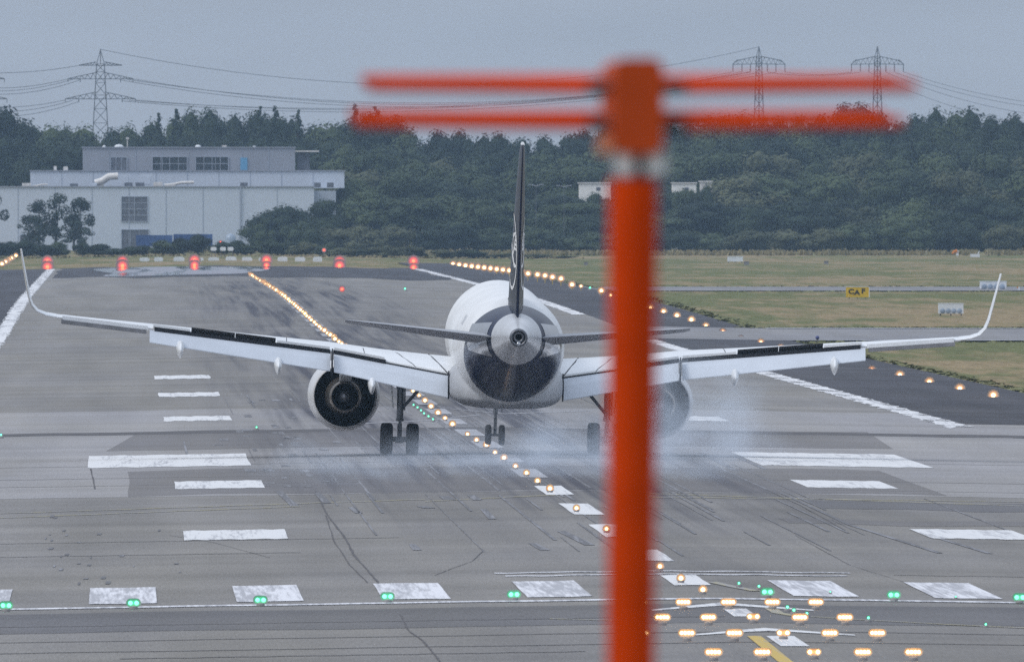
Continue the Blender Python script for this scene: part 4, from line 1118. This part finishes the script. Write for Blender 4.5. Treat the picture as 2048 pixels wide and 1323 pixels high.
for args in ((148, 374, 16, 7, 3, M['louvre'], 'dark roof unit left of the bright ducts', 0), (53, 374, 18, 8, 3, M['unit'], 'pale roof unit at the left end of the lower roof', 0), (80, 374, 30, 6, 4, M['unit'], 'long low duct on the lower roof at the left', 2),
             (213, 374, 46, 26, 5, M['unit'], 'tall bright duct bundle on the lower roof', 2), (188, 374, 12, 8, 3, M['clad'], 'small pale unit beside the bright duct bundle', 0), (257, 374, 16, 9, 3, M['louvre'], 'left dark unit of the pair above the louvre window', 0), (280, 374, 18, 9, 3, M['louvre'], 'right dark unit of the pair above the louvre window', 0),
             (292, 374, 26, 27, 10, M['clad'], 'tall pale unit behind the dark pair', 0), (250, 374, 18, 27, 10, M['clad'], 'tall pale unit right of the bright ducts', 0), (316, 374, 18, 10, 4, M['unit'], 'boxy unit before the long duct', 0), (358, 374, 60, 11, 4, M['unit'], 'long bright duct lying on the lower roof', 2),
             (488, 374, 15, 9, 3, M['louvre'], 'dark roof unit above the drain pipe', 0), (110, 341, 6, 9, 16, M['unit'], 'thin vent on the middle roof at the left', 0), (131, 341, 9, 8, 16, M['unit'], 'small box on the middle roof at the left', 0),
             (238, 294, 18, 6, 30, M['boxw'], 'wide white dome on the top roof', 1), (397, 294, 12, 5, 30, M['boxw'], 'small white dome at the middle of the top roof', 1), (208, 294, 7, 4, 30, M['boxw'], 'smallest white dome at the left of the top roof', 1), (450, 294, 9, 4, 30, M['unit'], 'low grey vent on the top roof', 0), (510, 294, 6, 3, 30, M['boxw'], 'tiny white vent near the right end of the top roof', 0)):
    roof_unit(*args)
o = empty('roof_mast', (bx(255), BY + 30, gzb + bz(294))); tag(o, 'thin pale mast standing on the top roof', 'mast')
m = MB(); m.tube([(0, 0, 0), (0, 0, 18 / BK)], .09, 6); m.build('pole', M['unit'], o); m = MB(); m.box((0, 0, 18 / BK), (.5, .3, .35)); m.build('head', M['unit'], o)
def trailer(px0, px1, py0, Yd, label):
    k = F / Yd; x0, x1 = (px0 - VPX) / k, (px1 - VPX) / k; g = G(-40, Yd)
    z1 = CAM_H - (py0 - VPY) / k - g
    o = empty('truck_trailer', ((x0 + x1) / 2, Yd, g)); tag(o, label, 'trailer'); W = x1 - x0
    m = MB(); m.box((0, 0, (z1 + .9) / 2), (W, 2.5, z1 - .9))
    for q in range(7): m.box((-W / 2 + W * (q + .5) / 7, -1.27, (z1 + .9) / 2), (.08, .05, z1 - 1.0))
    m.build('body', M['trailer'], o)
    m = MB(); m.box((0, 0, .82), (W * .96, 2, .14)); m.build('chassis', M['housing'], o)
    for q in (-.3, -.2, .35):
        for s in (-1, 1): MB().lathe([(-.15, .2), (-.15, .5), (.15, .5), (.15, .2)], 'y', (W * q, s * 1.0, .5), 16).build('wheel', M['tyre'], o)
trailer(272, 345, 470, 4930, 'left blue trailer parked by the warehouse'); trailer(347, 425, 468, 4932, 'right blue trailer parked by the warehouse')
m_t = empty('storage_tank', (bx(460), 4930, gzb)); tag(m_t, 'small blue grey tank beside the blue trailers', 'tank')
m = MB(); m.lathe([(0, .8), (2.2, .85), (2.7, .6), (2.9, .02)], 'z', (0, 0, 0), 18); m.build('shell', M['boxb'], m_t); m = MB(); m.box((0, 0, .05), (2, 2, .2)); m.build('base', M['clad2'], m_t)
# white huts among the trees on the right
def hut(px0, px1, py0, py1, Yd, label, mat, roof=True):
    k = F / Yd; x0, x1 = (px0 - VPX) / k, (px1 - VPX) / k; xm = (x0 + x1) / 2; g = G(xm, Yd)
    z0, z1 = CAM_H - (py1 - VPY) / k - g, CAM_H - (py0 - VPY) / k - g
    o = empty('white_hut', (xm, Yd, g)); tag(o, label, 'hut')
    m = MB(); m.box((0, 0, z1 / 2), (x1 - x0, 4, z1)); m.build('wall', mat, o)
    m = MB(); m.box((0, 0, z1 + .1), (x1 - x0 + .4, 4.4, .2)); m.build('roof', M['unit'], o)
    m = MB()
    m.box(((x1 - x0) * .1, -2.03, z1 - .9), (.7, .08, .5)); m.build('window', M['louvre'], o)
hut(1158, 1222, 367, 390, 5110, 'white flat hut between the trees left of the orange pole', M['hutw'])
hut(1344, 1392, 367, 383, 5110, 'white hut between the trees right of the orange pole', M['hutw'])
hut(1400, 1424, 364, 374, 5115, 'small pale hut right of the white hut', M['unit'])
hut(1440, 1456, 365, 372, 5115, 'smallest pale hut farthest right between the trees', M['unit'])

# ---------------------------------------------------------------- trees
def leaf_mat(name, dark, light):
    t = NT(name)
    nz = t.noise((.12, .12, .12), 2)
    oi = t.n('ShaderNodeObjectInfo').outputs['Random']
    f = t.math('ADD', t.math('MULTIPLY', t.rng(nz, .3, .7, 0, 1), .3), t.math('MULTIPLY', oi, .8))
    t.color(t.mix(f, dark, light)); return t.fin(.8, .1)
M['leafA'] = leaf_mat('dark_foliage', (0.016, 0.025, 0.019), (0.034, 0.05, 0.03))
M['leafB'] = leaf_mat('green_foliage', (0.020, 0.032, 0.020), (0.072, 0.094, 0.046))
M['leafC'] = leaf_mat('olive_foliage', (0.036, 0.046, 0.027), (0.10, 0.108, 0.06))
M['bark'] = simple('grey_bark', (0.09, 0.08, 0.07), .85, .1, var=.3, scale=2)
def tree_meshes(kind, seed, leaves, leaf_size):
    """unit tree: height 1, returns crown and trunk meshes"""
    rg = np.random.default_rng(seed)
    cb, tb = MB(), MB()
    blobs = []
    if kind == 'broad':
        for k in range(15):
            a = rg.uniform(0, 2 * math.pi); rr = rg.uniform(.03, .26); z = rg.uniform(.34, .86)
            rr *= 1.15 - abs(z - .55) * 1.1
            blobs.append((rr * math.cos(a), rr * math.sin(a), z, rg.uniform(.09, .165)))
        blobs.append((0, 0, .86, .13)); blobs.append((0, 0, .55, .25)); blobs.append((0.02, 0, .3, .2))
    elif kind == 'loose':
        for k in range(17):
            a = rg.uniform(0, 2 * math.pi); z = rg.uniform(.22, .9); rr = rg.uniform(.08, .3) * (1.1 - abs(z - .55))
            blobs.append((rr * math.cos(a), rr * math.sin(a), z, rg.uniform(.06, .115)))
        blobs.append((0, 0, .9, .09))
    elif kind == 'conifer':
        for k in range(20):
            z = .2 + .78 * k / 19; r = .2 * (1.02 - z) + .016
            a = rg.uniform(0, 2 * math.pi)
            blobs.append((r * .45 * math.cos(a), r * .45 * math.sin(a), z, r * .85))
    else:   # bush
        for k in range(13):
            a = rg.uniform(0, 2 * math.pi); rr = rg.uniform(.1, .36); z = rg.uniform(.15, .68) * (1.15 - rr)
            blobs.append((rr * math.cos(a), rr * math.sin(a), z + .08, rg.uniform(.14, .25)))
        blobs.append((0, 0, .75, .22)); blobs.append((0, 0, .35, .36))
    B = np.array(blobs); wts = B[:, 3] ** 2; wts /= wts.sum()
    idx = rg.choice(len(B), leaves, p=wts)
    d = rg.normal(size=(leaves, 3)); d /= np.linalg.norm(d, axis=1)[:, None]
    rad = B[idx, 3] * (0.72 + 0.36 * rg.random(leaves) ** .8 + 0.16 * (rg.random(leaves) > .93))
    P = B[idx, :3] + d * rad[:, None]
    vs, fs = [], []
    for p, dd in zip(P, d):
        n = dd + np.array([0, 0, .35]) + rg.normal(size=3) * .18; n /= np.linalg.norm(n)
        u = np.cross(n, rg.normal(size=3)); u /= np.linalg.norm(u); v = np.cross(n, u)
        s = leaf_size * rg.uniform(.6, 1.4)
        b = len(vs); q = s * rg.uniform(.5, .9)
        vs += [p + u * s, p + v * q, p - u * s * .9, p - v * q]; fs.append((b, b + 1, b + 2, b + 3))
    cb.add(vs, fs)
    if kind != 'loose':
        for x, y, z, r in blobs:      # twig mass that closes the crown's inside
            bm = bmesh.new(); bmesh.ops.create_icosphere(bm, subdivisions=1, radius=r * .8)
            ps = [(x + v.co.x * rg.uniform(.8, 1.12), y + v.co.y * rg.uniform(.8, 1.12), z + v.co.z * rg.uniform(.8, 1.12)) for v in bm.verts]
            cb.add(ps, [[v.index for v in f.verts] for f in bm.faces]); bm.free()
    th = {'broad': .4, 'loose': .75, 'conifer': .9, 'bush': .2}[kind]
    tb.tube([(0, 0, -.03), (.006, 0, th * .5), (0.0, .005, th)], [.022, .016, .006], 8)
    for k in range(6 if kind != 'conifer' else 0):
        b = blobs[k]; tb.tube([(0, 0, th * (.35 + .09 * k)), (b[0] * .6, b[1] * .6, (b[2] + th * .5) * .52), (b[0], b[1], b[2])], [.011, .008, .003], 6)
    return cb, tb
PROTO = {}
def make_proto(key, name, kind, seed, leaves, leaf, mat):
    cb, tb = tree_meshes(kind, seed, leaves, leaf)
    root = empty(name); c = cb.build('crown', mat, root); t = tb.build('trunk', M['bark'], root)
    PROTO[key] = [root, False]
make_proto('b0', 'broadleaf_tree', 'broad', 1, 6200, .0145, M['leafA']); make_proto('b1', 'broadleaf_tree', 'broad', 2, 6200, .0145, M['leafA']); make_proto('b2', 'broadleaf_tree', 'broad', 3, 6200, .0145, M['leafB'])
make_proto('b3', 'broadleaf_tree', 'broad', 4, 6200, .0145, M['leafB']); make_proto('b4', 'broadleaf_tree', 'broad', 5, 6200, .0145, M['leafC']); make_proto('l0', 'broadleaf_tree', 'loose', 6, 2600, .017, M['leafA']); make_proto('l1', 'broadleaf_tree', 'loose', 8, 2200, .016, M['leafA'])
make_proto('c0', 'conifer_tree', 'conifer', 9, 2600, .016, M['leafA']); make_proto('c1', 'conifer_tree', 'conifer', 10, 2600, .017, M['leafA'])
make_proto('s0', 'bush', 'bush', 12, 4600, .024, M['leafB']); make_proto('s1', 'bush', 'bush', 13, 4600, .024, M['leafC']); make_proto('s2', 'bush', 'bush', 14, 4600, .024, M['leafA'])
def plant(key, px, ytop, Yd, wpx, label, cat, group):
    root, used = PROTO[key]
    o = copy_tree(root) if used else root
    PROTO[key][1] = True
    k = F / Yd; x = (px - VPX) / k; g = G(x, Yd); H = CAM_H - (ytop - VPY) / k - g
    W = wpx / k
    base_w = {'b': .62, 'l': .66, 'c': .36, 's': 1.05}[key[0]]
    o.location = (x, Yd, g - .05)
    o.scale = (W / base_w, W / base_w, H * 1.02)
    o.rotation_euler = (0, 0, random.uniform(0, 6.28))
    tag(o, label, cat, group)
def row(name, x0, x1, step, prof, Yd, dY, keys, wpx, cat='tree', word='tree', group=None):
    jit = 17 if name.split()[0] in ('middle', 'lower', 'front') else 6.5
    px = x0; n = 0; P = np.array(prof, float)
    lst = []
    while px <= x1:
        lst.append((px + random.uniform(-.25, .25) * step)); px += step * random.uniform(.8, 1.2)
    for n, q in enumerate(lst):
        top = float(np.interp(q, P[:, 0], P[:, 1])) + random.uniform(-jit, jit)
        key = random.choice(keys)
        plant(key, q, top, Yd + random.uniform(-dY, dY), wpx * random.uniform(.85, 1.25) * 1,
              '%s %s, %s from the left' % (name, 'conifer' if key[0] == 'c' else word, ordinal(n + 1)), cat, group)
# skyline of the wood: measured tops
SKY = [(-80, 225), (0, 228), (60, 242), (150, 247), (220, 252), (270, 247), (300, 240), (350, 226), (400, 216), (470, 220), (560, 228), (620, 246), (690, 250), (710, 224), (770, 226), (800, 242), (830, 262), (950, 262), (1040, 276), (1062, 284), (1100, 268), (1200, 262), (1300, 252), (1400, 240), (1450, 230), (1540, 233), (1640, 231), (1665, 212), (1740, 208), (1780, 228), (1815, 246), (1840, 220), (1900, 214), (1940, 220), (1985, 236), (2040, 220), (2120, 222)]
row('skyline', -60, 2110, 40, SKY, 5500, 30, ['b0', 'b1', 'b1', 'b2'], 116, group='trees on the skyline of the wood')
row('second row', -60, 700, 50, [(-60, 268), (160, 272), (300, 268), (600, 270), (700, 285)], 5400, 15, ['b0', 'b1'], 135, word='dark tree', group='dark trees behind the warehouse')
row('second row', 700, 2110, 50, [(700, 285), (800, 296), (1000, 300), (1150, 300), (1300, 282), (1500, 278), (1650, 268), (1800, 276), (2110, 270)], 5380, 18, ['b0', 'b1', 'b2'], 135, word='dark tree right of the warehouse', group='second row of the wood')
row('middle row', 690, 2110, 74, [(690, 330), (740, 312), (860, 310), (1000, 330), (1150, 345), (1250, 330), (1340, 312), (1500, 305), (1660, 300), (1800, 306), (2110, 296)], 5260, 18, ['b1', 'b2', 'b3', 'b4'], 150, group='middle row of the wood')
row('lower row', 650, 2110, 74, [(650, 372), (720, 345), (800, 352), (900, 362), (1050, 386), (1130, 398), (1250, 398), (1330, 392), (1420, 380), (1480, 352), (1640, 350), (1760, 352), (1900, 345), (2110, 340)], 5150 - 60, 16, ['b2', 'b3', 'b1', 'b4'], 150, group='lower row of the wood')
row('front row', 660, 2110, 74, [(660, 402), (740, 394), (850, 396), (1000, 412), (1080, 420), (1300, 420), (1420, 415), (1500, 398), (1640, 396), (1800, 404), (1960, 392), (2110, 398)], 4960, 14, ['b3', 'b2', 's0', 'b4', 'b1'], 146, group='front row of the wood')
row('foreground wood', 640, 2110, 66, [(640, 446), (760, 448), (1000, 452), (1200, 462), (1400, 462), (1460, 458), (1560, 462), (1700, 446), (1850, 440), (2110, 436)], 4880, 12, ['s0', 's2', 's1', 's0'], 112, 'bush', 'bush', 'bushes along the foot of the wood')
row('low verge', 600, 1150, 46, [(600, 486), (700, 492), (830, 490), (1000, 503), (1150, 508)], 4420, 12, ['s1', 's0'], 74, 'bush', 'bush', 'low bushes at the end of the runway')
row('low hedge', -30, 600, 34, [(-30, 478), (60, 482), (130, 486), (250, 492), (340, 476), (400, 470), (430, 488), (500, 482), (600, 478)], 4450, 14, ['s2', 's0', 's2'], 62, 'bush', 'hedge bush', 'hedge in front of the warehouse')
# single trees one can tell apart
for key, px, top, Yd, wpx, lab in (('l0', 78, 398, 4900, 92, 'loose airy tree before the warehouse, leftmost of the clump'), ('l1', 112, 386, 4905, 96, 'tallest loose tree in the clump before the warehouse'), ('l0', 160, 394, 4902, 84, 'loose tree before the warehouse, rightmost of the clump'), ('l1', 66, 432, 4890, 66, 'lower shrubby tree at the foot of the clump'),
                                   ('l1', 148, 440, 4892, 84, 'small spreading tree at the right foot of the clump'), ('l0', -22, 380, 4895, 74, 'loose tree cut by the left border before the warehouse'), ('b1', 12, 212, 5440, 140, 'big round tree at the left end of the skyline'),
                                   ('s2', 562, 408, 4870, 150, 'big rounded bush right of the warehouse wall'), ('b3', 650, 398, 4905, 116, 'tree growing at the warehouse corner behind the rounded bush'), ('s0', 606, 436, 4862, 110, 'dark bush leaning on the rounded bush'), ('s0', 520, 442, 4866, 84, 'smaller bush left of the rounded bush'),
                                   ('b2', 712, 352, 4990, 110, 'tree hiding the right end of the warehouse'), ('b2', 1190, 383, 5060, 84, 'round tree before the left white hut'), ('b3', 1366, 376, 5062, 64, 'round tree before the right white hut'), ('b1', 1412, 371, 5064, 60, 'small tree before the small pale hut'), ('s1', 1500, 456, 4840, 120, 'pale olive bush at the foot of the right wood'), ('c0', 318, 228, 5460, 76, 'narrow conifer standing left of the skyline hump'), ('c1', 352, 222, 5462, 82, 'conifer at the left of the skyline hump'), ('c0', 520, 215, 5462, 78, 'pointed conifer on the skyline hump'),
                                   ('c1', 552, 216, 5464, 80, 'second pointed conifer on the skyline hump'), ('c0', 596, 222, 5460, 76, 'lone pointed conifer right of the skyline hump'), ('c1', 712, 213, 5450, 80, 'tall conifer at the left end of the lower orange rods'), ('c0', 752, 216, 5452, 82, 'conifer behind the left end of the lower orange rods')):
    plant(key, px, top, Yd, wpx, lab, 'bush' if key[0] == 's' else 'tree', 'single trees and bushes that stand out')

# lamp posts in the wood
for k, (px, p0, p1, lab) in enumerate(((1072, 372, 436, 'grey double lamp post right of the fin'), (1128, 374, 410, 'second faint lamp post right of the fin'))):
    Yd = 4945; kk = F / Yd; x = (px - VPX) / kk; g = G(x, Yd); z = CAM_H - (p0 - VPY) / kk - g
    o = empty('lamp_post', (x, Yd, g)); tag(o, lab, 'lamp post')
    m = MB(); m.tube([(0, 0, 0), (0, 0, z)], [.05, .035], 6); m.build('pole', M['louvre'], o)
    for s in (-1, 1): m = MB(); m.tube([(0, 0, z), (s * .9, 0, z + .25)], .06, 6); m.box((s * 1.0, 0, z + .25), (.5, .3, .12)); m.build('lamp_head', M['clad2'], o)

# ---------------------------------------------------------------- power line
M['lattice'] = simple('weathered_pylon_steel', (0.12, 0.13, 0.15), .6, .3, var=.15, scale=.2)
M['cable'] = simple('power_cable', (0.1, 0.105, 0.12), .6, .2, var=.1)
def bar(mb, a, b, r=.07): mb.tube([a, b], r, 4, False, False)
def body(mb, H, w0, w1, n, r=.1):
    lv = [H * (1 - (1 - k / n) ** 1.25) for k in range(n + 1)]
    wd = lambda z: w0 + (w1 - w0) * z / H
    for sx, sy in ((1, 1), (-1, 1), (-1, -1), (1, -1)): bar(mb, (sx * w0, sy * w0, 0), (sx * w1, sy * w1, H), r * 1.25)
    for k in range(n):
        z0, z1 = lv[k], lv[k + 1]; a, b = wd(z0), wd(z1)
        for sy in (1, -1):
            bar(mb, (-a, sy * a, z0), (b, sy * b, z1), r * .8); bar(mb, (a, sy * a, z0), (-b, sy * b, z1), r * .8)
            bar(mb, (sy * a, -a, z0), (sy * b, b, z1), r * .8)
        for sy in (1, -1): bar(mb, (-b, sy * b, z1), (b, sy * b, z1), r * .7)
def arm(mb, z, L, hgt, wd, n=5, r=.095):
    for s in (1, -1):
        for sy in (.35, -.35):
            bar(mb, (0, sy, z), (s * L, 0, z), r); bar(mb, (s * wd, sy, z + hgt), (s * L, 0, z + .05), r)
        for k in range(n):
            t0, t1 = k / n, (k + .6) / n
            bar(mb, (s * (wd + (L - wd) * t0), 0, z), (s * (wd + (L - wd) * t1), 0, z + hgt * (1 - t1)), r * .8)
            bar(mb, (s * (wd + (L - wd) * t1), 0, z + hgt * (1 - t1)), (s * (wd + (L - wd) * (k + 1) / n), 0, z), r * .8)
def pylon_a(px, Yd, label, sc=1.0):
    k = F / Yd; x = (px - VPX) / k; g = G(x, Yd); Z = lambda py: CAM_H - (py - VPY) / k - g
    o = empty('power_pylon', (x, Yd, g)); tag(o, label, 'pylon', 'pylons of the power line')
    m = MB(); body(m, Z(128), 2.6, .75, 12); m.tube([(0, 0, Z(128)), (0, 0, Z(98))], .09, 6)
    for sx in (-1, 1): bar(m, (sx * .75, 0, Z(128)), (0, 0, Z(100)), .09); bar(m, (0, sx * .75, Z(128)), (0, 0, Z(100)), .09)
    m.build('tower', M['lattice'], o)
    for py, L, hg in ((131, 43, 7), (158, 65, 13), (198, 70, 14)):
        m = MB(); arm(m, Z(py), L / k, hg / k, .8); m.build('cross_arm', M['lattice'], o)
        if py > 140:
            i_ = MB()
            for q in (-1, -.62, .62, 1): i_.tube([(q * L / k, 0, Z(py)), (q * L / k, 0, Z(py + 7))], .08, 6)
            i_.build('insulator', M['lattice'], o)
    return x, g, k
def pylon_b(px, Yd, label):
    k = F / Yd; x = (px - VPX) / k; g = G(x, Yd); Z = lambda py: CAM_H - (py - VPY) / k - g
    o = empty('power_pylon', (x, Yd, g)); tag(o, label, 'pylon', 'pylons of the power line')
    m = MB(); body(m, Z(113), 1.9, .55, 13)
    for sx in (-1, 1): bar(m, (sx * .6, 0, Z(116)), (0, 0, Z(93)), .09); bar(m, (0, sx * .6, Z(116)), (0, 0, Z(93)), .09)
    m.tube([(0, 0, 0), (0, 0, Z(93))], .12, 6)
    m.build('tower', M['lattice'], o)
    m = MB()
    for s in (-1, 1):
        bar(m, (s * .5, 0, Z(113)), (s * 43 / k, 0, Z(121)), .11); bar(m, (s * 43 / k, 0, Z(121)), (s * 53 / k, 0, Z(129)), .1)
        bar(m, (0, 0, Z(128)), (s * 53 / k, 0, Z(129)), .1)
        for q in range(5):
            a, b = 6 + 9 * q, 10.5 + 9 * q
            bar(m, (s * a / k, 0, Z(128)), (s * b / k, 0, Z(113 + 8 * b / 43)), .06); bar(m, (s * b / k, 0, Z(113 + 8 * b / 43)), (s * (a + 9) / k, 0, Z(128)), .06)
        sphere(m, (s * 43 / k, 0, Z(121)), .22, 8)
    m.build('cross_arm', M['lattice'], o)
    i_ = MB()
    for q in (-52, -34, -17, 17, 34, 52): i_.tube([(q / k, 0, Z(128)), (q / k, 0, Z(144))], .11, 6)
    i_.build('insulator', M['lattice'], o)
    return k
PA = 5900.0; PB = 6600.0
pylon_a(201, PA, 'tall lattice pylon with three cross arms above the warehouse'); pylon_a(-56, PA + 30, 'lattice pylon cut off by the left border')
pylon_b(1518, PB, 'lattice pylon seen between the right antenna rods'); pylon_b(1755, PB - 60, 'lattice pylon behind the tip of the right antenna rods')
wires = []
for a, b, sag, lab in (((266, 158), (1467, 144), 62, 'upper outer power cable between the left and right pylons'), ((240, 160), (1484, 144), 66, 'upper inner power cable between the left and right pylons'), ((270, 200), (1501, 145), 46, 'lower outer power cable between the left and right pylons'), ((245, 202), (1552, 145), 50, 'lower inner power cable between the left and right pylons'), ((201, 99), (1518, 94), 78, 'topmost earth wire between the left and right pylons'),
                       ((136, 158), (-110, 166), 14, 'upper power cable from the left pylon to the left border'), ((160, 160), (-110, 176), 20, 'second power cable from the left pylon to the left border'), ((131, 200), (-110, 206), 12, 'lower power cable from the left pylon to the left border'), ((158, 203), (-110, 222), 20, 'lowest power cable from the left pylon to the left border'),
                       ((1807, 144), (2150, 214), 12, 'upper power cable running down right from the right pylon'), ((1789, 145), (2150, 222), 14, 'second power cable running down right from the right pylon'), ((1772, 145), (2150, 236), 18, 'third power cable running down right from the right pylon'), ((1738, 145), (2150, 260), 22, 'lowest power cable running down right from the right pylon'),
                       ((159, 131), (-110, 140), 10, 'topmost power cable from the left pylon to the left border'), ((148, 158), (-110, 171), 17, 'middle power cable from the left pylon to the left border'), ((145, 201), (-110, 214), 16, 'low middle power cable from the left pylon to the left border'),
                       ((255, 159), (1500, 144), 58, 'upper middle power cable between the left and right pylons'), ((258, 201), (1518, 146), 42, 'lower middle power cable between the left and right pylons'),
                       ((1570, 145), (1703, 145), 5, 'short outer power cable between the two right pylons'), ((1535, 145), (1720, 145), 7, 'short inner power cable between the two right pylons')):
    Ya = PA if a[0] < 700 else PB; Yb = (PA if b[0] < 100 else PB) if a[0] < 700 else (PB - 60)
    A, B = at(*a, Ya), at(*b, Yb); P = []
    for t in np.linspace(0, 1, 28):
        p = A.lerp(B, float(t)); p.z -= 4 * t * (1 - t) * sag * Ya / F; P.append(p)
    m = MB(); m.tube(P, .05, 5, False)
    tag(m.build('power_cable', M['cable']), lab, 'cable', 'cables of the power line')

# ---------------------------------------------------------------- grass tufts along the pavement edges
M['tuft'] = leaf_mat('rough_grass', (0.15, 0.16, 0.075), (0.25, 0.21, 0.12))
mb = MB(); rg = random.Random(3)
def tufts(x0, y0, x1, y1, n, spread, h):
    for _ in range(n):
        t = rg.random(); x = x0 + (x1 - x0) * t + rg.gauss(0, spread[0]); y = y0 + (y1 - y0) * t + rg.gauss(0, spread[1]); g = G(x, y) - .08
        for q in range(3):
            a = rg.uniform(0, 3.14); ww = rg.uniform(.15, .4); hh = h * rg.uniform(.3, 1.2); lx, ly = rg.gauss(0, .15), rg.gauss(0, .15)
            mb.add([(x - ww * math.cos(a), y - ww * math.sin(a), g), (x + ww * math.cos(a), y + ww * math.sin(a), g), (x + ww * .5 * math.cos(a) + lx, y + ly, g + hh), (x - ww * .6 * math.cos(a) + lx, y + ly, g + hh * .8)], [(0, 1, 2, 3)])
tufts(47.4, 1335, 47.4, yt0 - 5, 420, (.3, 8), .1)
tufts(47.4, yt1 + 5, 47.4, 3600, 620, (.35, 10), .12)
tufts(48, yt1 + 4, 110, yt1 + 8, 500, (2, 2), .15)
tufts(48, tb1 + 4, 130, tb1 + 8, 300, (3, 3), .14)
tufts(48, tb0 - 6, 130, tb0 - 4, 150, (3, 3), .1)
tufts(48, yt0 - 4, 100, yt0 - 6, 150, (2, 2), .1)
tag(mb.build('grass_tuft', M['tuft']), kind='stuff', label='dark rough grass along the pavement edges')
mb = MB()
tufts(46, 4650, 190, 4690, 1200, (3, 20), .8)
tufts(-70, 4380, 60, 4400, 500, (6, 12), .3)
tag(mb.build('grass_tuft', M['tuft']), kind='stuff', label='rough grass at the foot of the wood')

# ---------------------------------------------------------------- haze
def haze_mat():
    t = NT('haze_air'); t.t.nodes.remove(t.b)
    pv = t.n('ShaderNodeVolumePrincipled'); pv.inputs['Density'].default_value = 3.3e-5
    pv.inputs['Color'].default_value = (0.52, 0.74, 1.0, 1); pv.inputs['Anisotropy'].default_value = 0.2
    out = [n for n in t.t.nodes if n.type == 'OUTPUT_MATERIAL'][0]; t.l(pv.outputs[0], out.inputs['Volume'])
    return t.mat
mb = MB(); mb.box((100, 4490, 29), (2060, 9060, 64))
tag(mb.build('haze', haze_mat()), kind='stuff')
